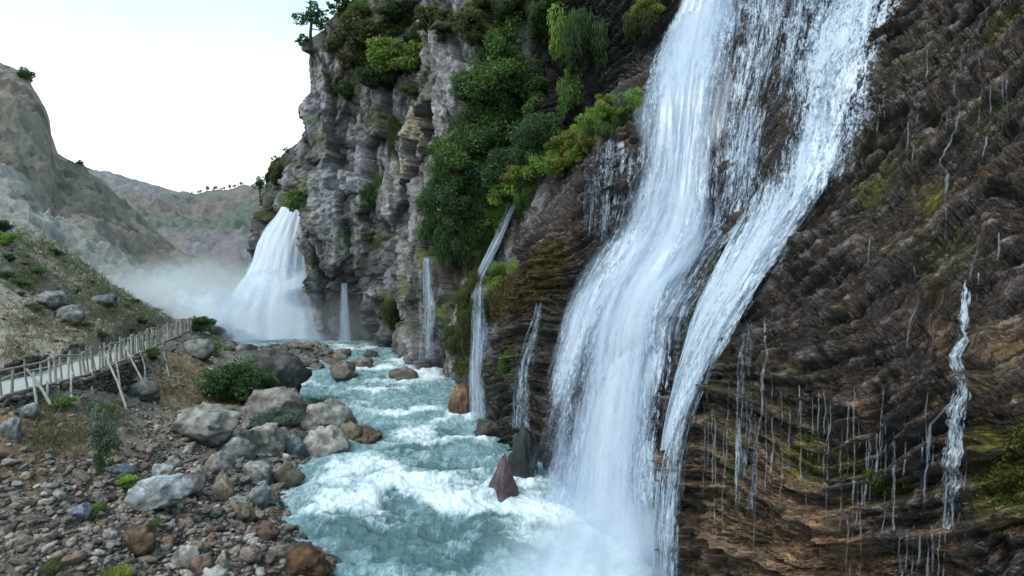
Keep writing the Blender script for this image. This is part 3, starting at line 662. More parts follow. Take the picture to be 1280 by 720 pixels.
M['fall_lace'] = fall_mat('falling_water_lace', 1.5, .38, 2.6, 2.6, -.30, edge=.95, lo=.05, hi=.85, f2=(7, 2.0), f3=(24, 7))
M['trickle_wide'] = fall_mat('trickle_wide_water', 12, 1.2, 2.6, 2.4, -.05, edge=.8, f2=(30, 4), f3=(60, 12))
M['trickle'] = fall_mat('trickle_water', 9, .9, 2.2, 1.4, -.2, col=(.50, .55, .63), edge=.40)

def sheet(rows, dens, off, nu=70, nv=150, wob=.12, seed=0, minslope=True, fixY=None, edge=.24, bvh=None, grow=0.0, vf=0.0):
    """rows: (py, left px, right px); returns mesh of a water curtain lying on the cliff"""
    r = np.array(rows, float); py = np.linspace(r[0, 0], r[-1, 0], nv); L = np.interp(py, r[:, 0], r[:, 1]); R = np.interp(py, r[:, 0], r[:, 2])
    L, R = L - grow * (R - L), R + grow * (R - L); L = smooth1(L, 5, 0); R = smooth1(R, 5, 0)
    G = np.zeros((nu, nv, 3)); u = np.linspace(0, 1, nu)
    for i in range(nu):
        last = None
        for j in range(nv):
            px = L[j] + (R[j] - L[j]) * u[i]
            if fixY is not None: G[i, j] = at(px, py[j], fixY(u[i], j / (nv - 1))); continue
            h = ray(bvh or bvh_smooth, px, py[j])
            if h[0] is None or (last is not None and (h[0] - last).length > 5): 
                G[i, j] = at(px, py[j], G[i, j - 1, 1]) if j else at(px, py[j], 25)
            else: G[i, j] = h[0]; last = h[0]
    if fixY is None:
        Yd = smooth1(smooth1(smooth1(G[:, :, 1], 6, 1), 5, 1), 4, 0)
        pxg = L[None] + (R - L)[None] * u[:, None]
        for k in range(1, nv): Yd[:, k] = np.minimum(Yd[:, k], Yd[:, k - 1])
        G[:, :, 0] = (pxg - 640) / F * Yd; G[:, :, 1] = Yd; G[:, :, 2] = CAMZ - (py[None] - HOR) / F * Yd
    a = np.gradient(G, axis=0); b_ = np.gradient(G, axis=1); n = np.cross(a, b_); n /= np.linalg.norm(n, axis=2)[:, :, None] + 1e-9
    toc = np.array([0, 0, CAMZ]) - G; n *= np.sign((n * toc).sum(2))[:, :, None]
    um = np.cumsum(np.linalg.norm(np.diff(G, axis=0, prepend=G[:1]), axis=2), 0).mean(1, keepdims=True) * np.ones((1, nv))
    vm = np.cumsum(np.linalg.norm(np.diff(G, axis=1, prepend=G[:, :1]), axis=2), 1).mean(0, keepdims=True) * np.ones((nu, 1))
    q = np.stack([um.ravel() * 1.6, vm.ravel() * .16, 0 * um.ravel() + seed], 1)
    w_ = (fbm(q, 4, 600 + seed) * wob + wob * .6).reshape(nu, nv)
    _w = 1 - .45 * sst(0, .5, np.abs(u * 2 - 1) - .5)[:, None]; G = G + n * ((off + w_) * _w)[:, :, None]
    U = u[:, None] * np.ones((1, nv)); V = np.ones((nu, 1)) * np.linspace(0, 1, nv)[None]
    PYg = np.ones((nu, 1)) * py[None]
    dn = dens(U, PYg)
    # ragged soft borders
    eu = np.minimum(U, 1 - U) + (vnoise(np.stack([vm.ravel() * .5, um.ravel() * .3, 0 * um.ravel() + seed], 1), 3).reshape(nu, nv)) * edge * .5
    dn = dn * sst(0, edge, eu)
    if vf: dn = dn * sst(0, vf, V + .5 * vf * vnoise(np.stack([um.ravel() * 5, 0 * um.ravel(), 0 * um.ravel() + seed], 1), 5).reshape(nu, nv)) * (1 - .8 * sst(1 - vf, 1, V))
    me = mesh_np('curtain', G.reshape(-1, 3), grid_faces(nu, nv)); set_uvv(me, np.stack([um.ravel(), vm.ravel()], 1)); set_f(me, dn.ravel(), 'Dens')
    return me, G
def bump2(U, PY, u0, p0, su, sp): return np.exp(-((U - u0) / su) ** 2 - ((PY - p0) / sp) ** 2)

mainf = empty('waterfall', at(770, 690, 20.5), 'largest nearest waterfall, broad white curtain pouring down the dark cliff into the river', 'waterfall')
def loc_child(o, root):
    o.parent = root; o.matrix_parent_inverse = root.matrix_world.inverted(); return o
bpy.context.view_layer.update()
def d1(U, P): 
    d = .50 + .40 * bump2(U, P, .45, 30, .35, 140) + .4 * bump2(U, P, .62, 560, .28, 170) + .3 * bump2(U, P, .55, 330, .3, 120) + .3 * bump2(U, P, .2, 420, .12, 80) + .5 * sst(600, 700, P)
    d -= .38 * bump2(U, P, .32, 490, .07, 80) + .22 * bump2(U, P, .18, 580, .08, 70) + .25 * bump2(U, P, .9, 520, .10, 120) + .25 * bump2(U, P, .85, 130, .12, 70) + .25 * bump2(U, P, .95, 300, .1, 60) + .28 * bump2(U, P, .10, 260, .14, 60)
    return np.clip(d, 0, 1.2)
def d2(U, P):
    d = .33 + .4 * bump2(U, P, .8, 60, .25, 120) + .4 * bump2(U, P, .7, 210, .25, 50) + .5 * bump2(U, P, .45, 340, .3, 90) + .35 * bump2(U, P, .4, 480, .35, 120) + .12 * bump2(U, P, .6, 640, .4, 120)
    d -= .35 * bump2(U, P, .14, 60, .15, 110) + .45 * bump2(U, P, .30, 190, .25, 60) + .1 * bump2(U, P, .5, 150, .12, 50)
    return np.clip(d, 0, 1.1)
MF4 = [(-110,935,1010),(-60,930,1005),(60,922,985),(150,908,962),(200,905,960),(250,900,955)]
d4 = lambda U, P: .36 + .15 * bump2(U, P, .5, 40, .3, 60) - .3 * sst(210, 250, P)
MF3 = [(120,915,985),(160,915,975),(210,905,965),(250,900,958),(290,888,945),(330,862,915),(370,845,890),(400,830,870)]
d3 = lambda U, P: .27 + .2 * bump2(U, P, .5, 190, .4, 50) + .1 * bump2(U, P, .3, 330, .4, 50) - .4 * (1 - sst(120, 150, P))
for nm, rows, dfn, off, mt, sd, k in [('curtain', MF1, d1, .30, 'fall', 1, 1.0), ('curtain', MF1, d1, .48, 'fall_streak', 2, .85), ('curtain', MF1, d1, .60, 'fall_lace', 7, .8), ('curtain', MF1, d1, .72, 'fall_soft', 3, .50),
                             ('curtain', MF2, d2, .22, 'fall_streak', 4, .9), ('curtain', MF2, d2, .34, 'fall_lace', 5, 1.0), ('curtain', MF2, d2, .46, 'fall_lace', 6, .8), ('curtain', MF4, d4, .16, 'fall_streak', 17, 1.0), ('curtain', MF4, d4, .30, 'fall_lace', 18, .9), ('curtain', MF3, d3, .20, 'fall_lace', 8, 1.0), ('curtain', MF3, d3, .3, 'fall_streak', 9, .8)]:
    rr = rows
    me, G = sheet(rr, lambda U, P: dfn(U, P) * k, off, seed=sd, wob=.20 if rows is MF1 else .14, grow=.05)
    me.materials.append(M[mt]); loc_child(link(nm, me), mainf)

M['fall_far'] = fall_mat('falling_water_far', .5, .2, .8, .6, .15, col=(.90, .94, 1.0), edge=.95, gl=.0)
# far waterfall, pouring out of the rock
FF = [(260,356,386),(268,346,388),(285,336,388),(300,325,389),(325,320,388),(350,308,392),(375,296,398),(400,286,404),(424,276,412)]
farf = empty('waterfall', at(345, 420, 61), 'big distant white waterfall bursting from the cliff in a cloud of mist', 'waterfall'); bpy.context.view_layer.update()
for k in range(5):
    e = 1 - k * .04
    rr = [(p, (a + b) / 2 + (a - b) / 2 * e, (a + b) / 2 + (b - a) / 2 * e) for p, a, b in FF]
    me, G = sheet(rr, lambda U, P: np.clip((1.2 + .2 * sst(300, 400, P)) * (1 - .08 * k), 0, 1.4), .0, nu=50, nv=70, wob=.35, seed=10 + k,
                  fixY=lambda u, v: 61.2 - 1.6 * math.sin(math.pi * min(1, max(0, u))) * (.4 + v * .9) - .5 * v - k * .35 + (.9 * (1 - v)), edge=.14, grow=.08)
    me.materials.append(M['fall_far']); loc_child(link('curtain', me), farf)

M['spray'] = fall_mat('spray', .28, .30, 1.0, .45, -.12, col=(.90, .94, 1.0), edge=.62, gl=0, f2=(1.1, 1.2), f3=(3, 3))
def spray(root, rows, Y0, Y1, dens, seed, n=3, top=.30):
    for k in range(n):
        rr = [(p + rng.uniform(-4, 4), a + rng.uniform(-8, 8), b_ + rng.uniform(-8, 8)) for p, a, b_ in rows]
        me, G = sheet(rr, lambda U, P: dens * (.25 + .75 * sst(0, .45, (P - rr[0][0]) / (rr[-1][0] - rr[0][0]))) * sst(0, top, (P - rr[0][0]) / (rr[-1][0] - rr[0][0]) + .22 * (vnoise(np.stack([U.ravel() * 5, 0 * U.ravel(), 0 * U.ravel() + seed + k], 1), 3).reshape(U.shape) - .4)) * sst(0, .12, (P - rr[0][0]) / (rr[-1][0] - rr[0][0])) + 0 * U, 0, nu=40, nv=50, wob=.5, seed=seed + k, fixY=lambda u, v: Y0 + (Y1 - Y0) * v - k * .45 - .8 * math.sin(3.14 * u), edge=.45)
        me.materials.append(M['spray']); loc_child(link('spray', me), root)
spray(farf, [(318,318,392),(345,302,402),(375,284,412),(400,268,418),(426,258,424)], 59.5, 57.2, .95, 60, 4)
spray(farf, [(352,225,310),(370,200,318),(392,188,325),(420,190,335)], 62, 60, .85, 66, 4)
spray(mainf, [(560,690,838),(610,660,850),(655,630,858),(700,600,864),(750,575,872)], 20.6, 18.0, .62, 70, 3, .95)
# smaller falls
SM = [
 ('waterfall', 'narrow stepped waterfall sliding off the green mossy ledge', [(250,648,660),(275,638,652),(300,626,642),(325,612,630),(345,602,618),(360,598,614),(400,597,616),(450,595,620),(500,594,624),(525,592,628)], .44, 'fall', 31),
 ('waterfall', 'thin veil waterfall dropping free in the dark mossy recess', [(318,535,550),(350,534,553),(400,532,555),(452,530,557)], .34, 'fall', 33),
 ('waterfall', 'faint veil waterfall beside the big distant one, in the cave shadow', [(352,431,438),(375,428,440),(400,425,443),(428,422,446)], .34, 'fall_soft', 35),
 ('waterfall', 'thin ragged cascade on the dark rock just left of the largest fall', [(375,684,696),(400,678,692),(420,668,686),(445,660,678),(470,656,674),(500,652,672),(535,650,672)], .38, 'fall_streak', 37),
 ('waterfall', 'faint misty veil of water left of the ragged dark-rock cascade', [(430,652,660),(470,650,658),(525,648,658)], .24, 'fall_streak', 39),
 ('waterfall', 'thin wet veil under the overhanging lip left of the largest fall', [(175,745,808),(220,738,805),(260,736,800),(310,735,785)], .30, 'fall_streak', 41),
 ('waterfall', 'sparse veil of long drips right of the largest fall foot', [(395,935,965),(440,925,965),(480,922,962),(560,930,962),(650,932,958)], .27, 'fall_streak', 43),
]
for nm, lb, rows, dk_0, mt, sd in SM:
    me, G = sheet(rows, lambda U, P: np.full_like(U, dk_0) * (1 - .5 * sst(rows[-1][0] - 40, rows[-1][0], P)) if sd in (41, 43) else np.full_like(U, dk_0), .5 if sd in (31, 33, 37) else .28, nu=24, nv=90, wob=.10, seed=sd, edge=.3, grow=.04, vf=.08 if sd in (41, 43) else .04)
    root = empty(nm, G[G.shape[0] // 2, -1], lb, 'waterfall'); bpy.context.view_layer.update()
    me.materials.append(M[mt]); loc_child(link('curtain', me), root)
    me2 = me.copy(); 
    o2 = loc_child(link('curtain', me2), root); c_ = np.zeros(len(me2.vertices) * 3, np.float32); me2.vertices.foreach_get('co', c_); c_ = c_.reshape(-1, 3); c_ += np.array([-.16, -.14, 0]); me2.vertices.foreach_set('co', c_.ravel())

# trickles following the displaced rock
def trickle(pts, w0, w1, label, group=None, dens=.6, seed=0, jit=2.0, off=.07, name='trickle', mat='trickle'):
    pts = np.array(pts, float); n = max(14, int(abs(pts[-1, 1] - pts[0, 1]) / 2.6)); py = np.linspace(pts[0, 1], pts[-1, 1], n); px = np.interp(py, pts[:, 1], pts[:, 0])
    px = px + np.array([vnoise(np.array([[y * .045, seed * 3.3, 0]]), 7)[0] * jit + vnoise(np.array([[y * .16, seed * 5.3, 0]]), 9)[0] * jit * .4 for y in py])
    C3 = []
    for a, b_ in zip(px, py):
        h = hitc(a, b_)
        if h is not None: C3.append(h[0])
    if len(C3) < 4: return None
    C3 = np.array(C3); Ym = C3[:, 1].copy()
    # water leaves the rock at a lip and falls clear: distance to the wall never grows downwards
    Yc = np.minimum.accumulate(smooth1(Ym, 2, 0)); C3[:, 1] = Yc; C3[:, 0] = (px[:len(C3)] - 640) / F * Yc; C3[:, 2] = CAMZ - (py[:len(C3)] - HOR) / F * Yc
    out = np.array([-.82, -.57, 0]); side = np.array([.57, -.82, 0]); C3 += out * off
    L_ = np.linspace(0, 1, len(C3)); W = .62 * (w0 + (w1 - w0) * L_) * (.7 + .6 * np.array([abs(vnoise(np.array([[k * .22, seed, 0]]), 4)[0]) + .3 for k in range(len(C3))]))
    W *= sst(0, .06, L_)
    A_ = np.stack([C3 - side * W[:, None], C3 + out * .02, C3 + side * W[:, None]], 0)
    vm = np.cumsum(np.linalg.norm(np.diff(C3, axis=0, prepend=C3[:1]), axis=1))
    me = mesh_np(name, A_.reshape(-1, 3), grid_faces(3, len(C3))); 
    fl_ = np.stack([np.concatenate([-W, 0 * W, W]), np.tile(vm, 3)], 1); set_uvv(me, fl_)
    dd = dens * (1 - .75 * sst(.7, 1, L_)) * (.6 + .55 * np.array([vnoise(np.array([[k * .13, seed * 2.1, 4]]), 8)[0] + .4 for k in range(len(C3))]))
    dd = np.clip(dd, 0, 1); set_f(me, np.concatenate([dd * .35, dd, dd * .35]), 'Dens')
    o = link(name, me, M[mat]); 
    ctr = C3.mean(0); c_ = (A_.reshape(-1, 3) - ctr).astype(np.float32); me.vertices.foreach_set('co', c_.ravel()); me.update(); o.location = ctr.tolist()
    return tag(o, label, 'trickle of water', group)
trickle([(1214,350),(1206,385),(1212,420),(1196,445),(1204,480),(1193,520),(1200,560),(1188,610),(1192,660)], .12, .26, 'widest bright trickle of water winding down the far right rock wall', dens=.55, seed=1, jit=5, mat='trickle_wide')
trickle([(1192,500),(1165,530),(1164,560),(1158,600)], .04, .05, 'short trickle splitting off left from the widest right-hand trickle', dens=.7, seed=2)
trickle([(1146,320),(1148,370),(1140,410),(1136,450)], .03, .05, 'short trickle of water left of the pale stones on the right wall', dens=.7, seed=3, jit=4)
trickle([(1200,80),(1196,150),(1180,210),(1186,270)], .03, .05, 'thin trickle high on the upper right rock wall', dens=.6, seed=4, jit=5)
trickle([(1262,100),(1262,165)], .03, .06, 'short drips under a ledge near the upper right edge', dens=.7, seed=5, jit=3)
trickle([(1225,300),(1214,350)], .03, .05, 'short trickle feeding the widest right-hand trickle from above', dens=.6, seed=6)
trickle([(958,390),(960,430),(956,470),(953,520),(945,580),(940,640)], .05, .08, 'bright double trickle hanging from the ledge beside the largest fall', dens=.9, seed=7)
k = 0
DR = [(882,500,640),(897,490,600),(912,480,600),(925,480,640),(936,480,570),(968,470,610),(980,490,560),(1018,485,600),(1026,488,590),(1033,490,640),(1012,560,660),(1056,500,570),(1052,560,670),(1062,500,600),(1078,505,560),
      (1085,545,640),(1079,590,660),(1092,570,640),(1098,560,610),(1110,530,600),(1106,540,570),(1134,510,535),(1108,610,670),(1127,655,720),(1136,660,720),(1145,655,725),(1152,665,725),(1163,660,725),(1168,655,725),(1176,665,730),(1183,660,730),(1068,650,730),(1062,640,725),(1078,655,730),(1074,600,660),
      (1130,690,740),(740,215,300),(752,225,300),(763,205,310),(772,215,300),(790,195,290),(655,450,540),(648,440,540),(1040,500,560),(1002,480,540),(1120,560,600),(1210,560,620),(1225,340,380),(1170,400,440),(1235,170,200),(1250,290,330),(1185,260,300),(1100,130,170),(1150,120,160),(1138,140,190),(1160,30,70),(1228,110,160),(1240,100,150),(1256,95,140)]
for _q in range(30): DR.append((rng.uniform(875, 1215), rng.uniform(480, 560), rng.uniform(575, 700)))
for _q in range(8): DR.append((rng.uniform(1060, 1278), *(lambda y: (y, y + rng.uniform(20, 60)))(rng.uniform(20, 420))))
for (x, y0, y1) in DR:
    k += 1
    trickle([(x, y0), (x + rng.uniform(-2, 1), (y0 + y1) / 2), (x - rng.uniform(0, 5), y1)], .012 + .016 * rng.random(), .018 + .022 * rng.random(), 'thin thread of water dripping down the wet dark rock wall', 'thin threads of dripping water', dens=.75 + .3 * rng.random(), seed=20 + k, jit=1.5)

# ------------------------------------------------------------------ MIST
def mist_mat(name, dens, col=(.965, .985, 1)):
    m, nt, out = mat_new(name); tcn = N(nt, 'ShaderNodeTexCoord')
    ln = N(nt, 'ShaderNodeVectorMath', operation='LENGTH'); nt.links.new(tcn.outputs['Object'], ln.inputs[0])
    n1 = noise_(nt, tcn.outputs['Object'], 2.6, 4, .6, .4)
    r = math_(nt, 'ADD', ln.outputs['Value'], math_(nt, 'MULTIPLY', math_(nt, 'SUBTRACT', n1, .5), .9))
    f = mapr(nt, r, 1.0, .15, 0, 1); f2 = math_(nt, 'POWER', f, 1.6)
    v = N(nt, 'ShaderNodeVolumeScatter'); v.inputs['Color'].default_value = (*col, 1); v.inputs['Anisotropy'].default_value = .2
    nt.links.new(math_(nt, 'MULTIPLY', f2, dens), v.inputs['Density']); nt.links.new(v.outputs[0], out.inputs['Volume'])
    return m
def mist(loc, rad, dens, label):
    bm = bmesh.new(); bmesh.ops.create_icosphere(bm, subdivisions=2, radius=1.0); me = bpy.data.meshes.new('mist'); bm.to_mesh(me); bm.free()
    o = link('mist', me, mist_mat('mist_%g' % dens, dens)); o.location = tuple(float(x) for x in loc); o.scale = rad
    return tag(o, label, 'mist', None, 'stuff')
mist(at(335, 388, 57.5), (9, 4.5, 4.4), .15, 'white cloud of spray around the foot of the distant waterfall')
mist(at(235, 380, 62), (13, 9.0, 5.6), .34, 'drifting mist left of the distant waterfall')
mist(at(430, 405, 55), (6, 2.6, 4.2), .15, 'thin mist in front of the cave right of the distant waterfall')
mist(at(745, 690, 18.8) , (3.8, 2.2, 2.1), .5, 'white spray where the largest waterfall strikes the river')
# ------------------------------------------------------------------ VEGETATION
M['leaf'] = leaf_mat('leaves'); M['bark'] = plain_mat('bark', (.09, .07, .055), .9, 6)
def leaf_cloud(n, seed, c0, c1, leaf=.09, k=14, R=(1, 1, .85), asp=.55, mode='round', spread=.30):
    r = np.random.default_rng(seed)
    v = r.normal(size=(k, 3)); v /= np.linalg.norm(v, axis=1)[:, None]; cl = v * (r.uniform(.25, .85, (k, 1))) * np.array(R)
    cr = r.uniform(.6, 1.25, k) * spread; wgt = cr ** 2; idx = r.choice(k, n, p=wgt / wgt.sum())
    q = r.normal(size=(n, 3)); q /= np.linalg.norm(q, axis=1)[:, None]; rad = r.uniform(.35, 1, (n, 1)) ** .6
    p = cl[idx] + q * rad * cr[idx][:, None] * np.array([1, 1, .75])
    # a few stray sprays that roughen the outline
    s_ = r.random(k)[idx] < .35; p[s_] += (q[s_] * cr[idx][s_][:, None]) * r.uniform(0, .55, (s_.sum(), 1))
    if mode == 'droop': p[:, 2] -= r.uniform(0, .5, n) ** 1.0 * (r.random(n) < .6)
    sz = leaf * r.uniform(.55, 1.35, (n, 1))
    if mode == 'droop': ax = np.stack([r.normal(0, .35, n), r.normal(0, .35, n), -np.ones(n)], 1)
    elif mode == 'up': ax = np.stack([r.normal(0, .4, n), r.normal(0, .4, n), np.ones(n)], 1)
    elif mode == 'fern': ax = q * .7 + r.normal(0, .35, (n, 3)) + np.array([0, 0, -.75])
    else: ax = q * .8 + r.normal(0, .6, (n, 3)) + np.array([0, 0, -.25])
    ax /= np.linalg.norm(ax, axis=1)[:, None]
    sd = np.cross(ax, r.normal(size=(n, 3))); sd /= np.linalg.norm(sd, axis=1)[:, None]
    nr = np.cross(ax, sd)
    a = p - ax * sz; b_ = p + sd * sz * asp + nr * sz * .12; c = p + ax * sz; d_ = p - sd * sz * asp + nr * sz * .12
    co_ = np.stack([a, b_, c, d_], 1).reshape(-1, 3); fc = np.arange(4 * n).reshape(n, 4)
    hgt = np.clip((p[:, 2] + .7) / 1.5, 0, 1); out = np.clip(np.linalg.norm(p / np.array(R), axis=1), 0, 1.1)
    t = np.clip(.10 + .45 * hgt + .25 * (out - .5) + .28 * (r.random(k)[idx] - .5) + r.normal(0, .14, n), 0, 1)[:, None]  # crown shade put into leaf colour: darker low down and inside
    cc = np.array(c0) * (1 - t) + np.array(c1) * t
    return co_, fc, np.repeat(cc, 4, 0)
def tube(path, rad, ns=6):
    path = np.array(path, float); n = len(path); t = np.gradient(path, axis=0); t /= np.linalg.norm(t, axis=1)[:, None] + 1e-9
    up = np.array([.31, .22, .92]) if abs(t[:, 2]).mean() < .8 else np.array([1., .1, 0])
    a = np.cross(t, up); a /= np.linalg.norm(a, axis=1)[:, None]; b_ = np.cross(t, a); rad = np.broadcast_to(rad, n)
    th = np.linspace(0, 2 * np.pi, ns, endpoint=False)
    ring = path[:, None] + (a[:, None] * np.cos(th)[None, :, None] + b_[:, None] * np.sin(th)[None, :, None]) * rad[:, None, None]
    i = np.arange(n * ns).reshape(n, ns); f = np.stack([i[:-1], i[1:], np.roll(i[1:], -1, 1), np.roll(i[:-1], -1, 1)], -1).reshape(-1, 4)
    return ring.reshape(-1, 3), f
def join(parts):
    o = 0; V = []; Fc = []
    for v, f in parts: V.append(v); Fc.append(f + o); o += len(v)
    return np.concatenate(V), np.concatenate(Fc)
def branches(seed, n=9, R=(1, 1, .85), base=(0, .15, -.5), r0=.022):
    r = np.random.default_rng(seed); ps = []
    for k in range(n):
        e = r.normal(size=3); e[2] = abs(e[2]) * .8; e = e / np.linalg.norm(e) * np.array(R) * r.uniform(.6, .95)
        b_ = np.array(base) + r.normal(0, .05, 3); t = np.linspace(0, 1, 6)[:, None]
        ps.append(tube(b_ + (e - b_) * t + np.array([0, 0, .18]) * np.sin(t * 3.14) + r.normal(0, .02, (6, 3)), np.linspace(r0, r0 * .25, 6), 5))
    return join(ps)
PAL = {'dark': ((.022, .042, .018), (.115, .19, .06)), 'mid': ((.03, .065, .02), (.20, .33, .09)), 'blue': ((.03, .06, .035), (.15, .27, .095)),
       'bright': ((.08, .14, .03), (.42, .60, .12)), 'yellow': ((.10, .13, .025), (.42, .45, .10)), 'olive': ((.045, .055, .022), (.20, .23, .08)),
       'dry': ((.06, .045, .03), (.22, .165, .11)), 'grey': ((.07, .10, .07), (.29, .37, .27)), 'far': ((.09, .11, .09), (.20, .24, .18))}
_lc = {}
def foliage_mesh(kind, var):
    key = (kind, var)
    if key in _lc: return _lc[key]
    pal, mode = kind.split('/')[:2]; c0, c1 = PAL[pal]; sd = abs(hash(kind) % 1000) if False else sum(map(ord, kind)) + var * 31
    prm = {'bush': dict(n=4800, leaf=.058, k=20, spread=.28), 'dense': dict(n=8500, leaf=.042, k=30, spread=.30), 'droop': dict(n=3600, leaf=.13, asp=.16, k=16, mode='droop', spread=.34),
           'fern': dict(n=5600, leaf=.062, asp=.34, k=26, mode='fern', spread=.30), 'grass': dict(n=1500, leaf=.24, asp=.07, k=9, mode='up', R=(1, 1, .45), spread=.4), 'wisp': dict(n=1500, leaf=.05, k=16, R=(.75, .75, 1), spread=.22), 'open': dict(n=1000, leaf=.085, k=22, R=(1, 1, .8), spread=.15)}[mode]
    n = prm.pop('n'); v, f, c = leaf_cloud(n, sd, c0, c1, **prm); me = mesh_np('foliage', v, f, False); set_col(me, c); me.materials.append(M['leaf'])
    bv, bf = branches(sd + 5, 9); bm_ = mesh_np('branches', bv, bf); bm_.materials.append(M['bark'])
    _lc[key] = (me, bm_); return _lc[key]
nshr = 0
def shrub(loc, r, kind, label, group=None, name='shrub', sc=(1, 1, 1)):
    global nshr; nshr += 1
    me, bm_ = foliage_mesh(kind, nshr % 3)
    root = empty(name, loc, label, 'grass' if 'grass' in kind else name.split('_')[-1], group, rz=float(rng.uniform(0, 6.28)))
    root.scale = (r * sc[0], r * sc[1], r * sc[2])
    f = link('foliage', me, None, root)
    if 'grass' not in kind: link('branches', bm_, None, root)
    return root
def cshrub(px, py, wpx, hpx, kind, label, group=None, out=.30, name='shrub'):
    h = hitc(px, py)
    if h is None: return
    r = wpx / F * h[0][1] / 2; n = h[1]; z = hpx / wpx
    p_ = h[0] + np.array([n[0], n[1], 0]) * r * out
    return shrub(p_, r, kind, label, group, name, (1, .85, z))
G1 = 'shrubs packed together on the middle of the cliff'
CS = [
 (505,72,74,60,'bright/bush','bright rounded green shrub standing out on the grey upper cliff'),
 (462,45,80,84,'olive/bush','large olive shrub filling the top left corner of the cliff'),
 (492,25,64,50,'dark/bush','dark shrub at the top edge above the bright rounded shrub'),
 (470,95,56,62,'dark/bush','dark shrub directly below the olive shrub at the cliff top'),
 (440,75,34,30,'dry/bush','brownish dry shrub near the lone tree on the cliff edge'),
 (420,58,30,24,'olive/bush','small olive bush beside the lone tree on the cliff rim'),
 (455,15,34,34,'mid/bush','mid green bush on the skyline rim near the top of the photo'),
 (541,28,50,44,'olive/bush','olive scrub at the top of the cliff between grey slabs'),
 (585,30,60,50,'olive/bush','olive scrub at the top right of the pale slab'),
 (468,238,44,48,'mid/droop','green hanging clump in the dark cleft above the cave'),
 (490,165,26,60,'olive/droop','narrow hanging olive clump beside the tan rock patch'),
 (372,250,24,34,'mid/bush','green shrub right above the mouth of the distant waterfall'),
 (350,215,28,36,'olive/bush','olive shrub on the rounded distant buttress'),
 (493,388,34,40,'olive/droop','mossy clump low on the cliff left of the thin veil waterfall'),
 (640,60,66,84,'mid/dense','green shrub below the small grey slabs near the top'),
 (618,102,84,92,'mid/dense','large leafy shrub at the upper left of the green mass'),
 (664,112,74,84,'dark/dense','dark leafy shrub in the upper middle of the green mass'),
 (592,150,70,78,'mid/dense','leafy shrub overhanging the grey rock on the left of the green mass'),
 (632,165,90,86,'mid/dense','broad mid green shrub in the heart of the green mass'),
 (680,170,70,74,'blue/dense','bluish green shrub behind the bright mossy ledge'),
 (580,200,76,76,'mid/dense','leafy shrub on the left edge of the green mass'),
 (622,220,84,70,'blue/dense','bluish shrub low in the middle of the green mass'),
 (660,205,66,56,'blue/dense','small bluish shrub touching the top of the mossy ledge'),
 (560,238,70,70,'blue/dense','blue green shrub on the lower left of the green mass'),
 (592,262,70,66,'dark/dense','dark shrub just left of the mossy ledge end'),
 (548,280,54,60,'dark/dense','lowest dark shrub above the thin veil waterfall'),
 (570,300,50,60,'dark/droop','dark hanging clump under the lowest dark shrub'),
 (705,50,50,110,'bright/fern','tall bright curtain of hanging plants near the top centre'),
 (722,120,40,80,'mid/fern','green hanging curtain below the tall bright curtain of plants'),
 (750,40,64,80,'dark/droop','dark hanging plants in the shaded recess at the top'),
 (800,30,50,44,'olive/droop','olive hanging clump right beside the top of the largest fall'),
 (818,12,40,40,'yellow/fern','yellowish tuft at the upper left edge of the largest fall'),
 (690,15,60,50,'mid/bush','green bush at the top edge left of the hanging curtain'),
 (640,15,60,50,'dark/bush','dark bush at the very top above the green mass'),
 (785,128,34,34,'grey/droop','greyish dry tuft on the tip of the mossy ledge next to the fall'),
 (765,140,40,34,'bright/fern','bright fern clump highest on the mossy ledge'),
 (742,160,50,40,'bright/fern','bright fern clump second from the top of the mossy ledge'),
 (716,180,54,42,'yellow/fern','yellow green fern clump midway along the mossy ledge'),
 (692,204,56,46,'bright/fern','bright fern clump below the middle of the mossy ledge'),
 (666,218,56,44,'yellow/fern','yellow green fern clump above the narrow stepped waterfall'),
 (645,236,54,50,'bright/fern','bright fern clump just over the lip of the narrow stepped waterfall'),
 (622,256,50,60,'bright/fern','bright fern clump left of the narrow stepped waterfall lip'),
 (606,285,44,64,'yellow/fern','yellow green hanging clump left of the narrow stepped waterfall'),
 (596,325,34,60,'olive/droop','olive hanging clump halfway down left of the narrow stepped waterfall'),
 (588,370,26,60,'olive/droop','lower olive hanging moss strip left of the narrow stepped waterfall'),
 (628,338,26,30,'bright/fern','small bright fern tuft right of the narrow stepped waterfall'),
 (632,452,22,26,'mid/droop','small fern low on the dark rock right of the narrow stepped waterfall'),
 (700,185,40,30,'bright/fern','small bright fern tuft in front of the mossy ledge middle'),
 (300,312,24,60,'dark/droop','dark hanging plants on the left edge of the distant buttress'),
]
for (px, py, w_, h_, kd, lb) in CS: cshrub(px, py, w_ * 1.12, h_ * 1.1, kd, lb, None, out=.5 if 'fern' in kd else .3)
r_ = random.Random(3)
poly = [(20,655,690),(60,600,700),(120,575,705),(180,555,700),(230,545,660),(280,535,600),(320,540,585)]
for k in range(44):
    py = r_.uniform(20, 320); x0 = np.interp(py, [p[0] for p in poly], [p[1] for p in poly]); x1 = np.interp(py, [p[0] for p in poly], [p[2] for p in poly])
    cshrub(r_.uniform(x0, x1), py, r_.uniform(34, 60), r_.uniform(34, 60), ['mid/dense', 'blue/dense', 'dark/dense', 'mid/bush', 'mid/droop'][k % 5], 'leafy shrub tangled in the green mass on the middle of the cliff', 'leafy shrubs tangled in the green mass on the cliff')
for k in range(26):
    cshrub(r_.uniform(430, 640), r_.uniform(5, 120), r_.uniform(18, 38), r_.uniform(16, 34), ['olive/bush', 'mid/bush', 'dark/bush', 'olive/dense'][k % 4], 'small scrub bush rooted in cracks of the grey upper cliff', 'small scrub bushes on the grey upper cliff', name='scrub_bush')
ra = [(790,122),(760,138),(735,160),(712,182),(688,205),(660,225),(640,245),(618,268),(604,295),(598,330),(590,370),(584,410),(578,440)]
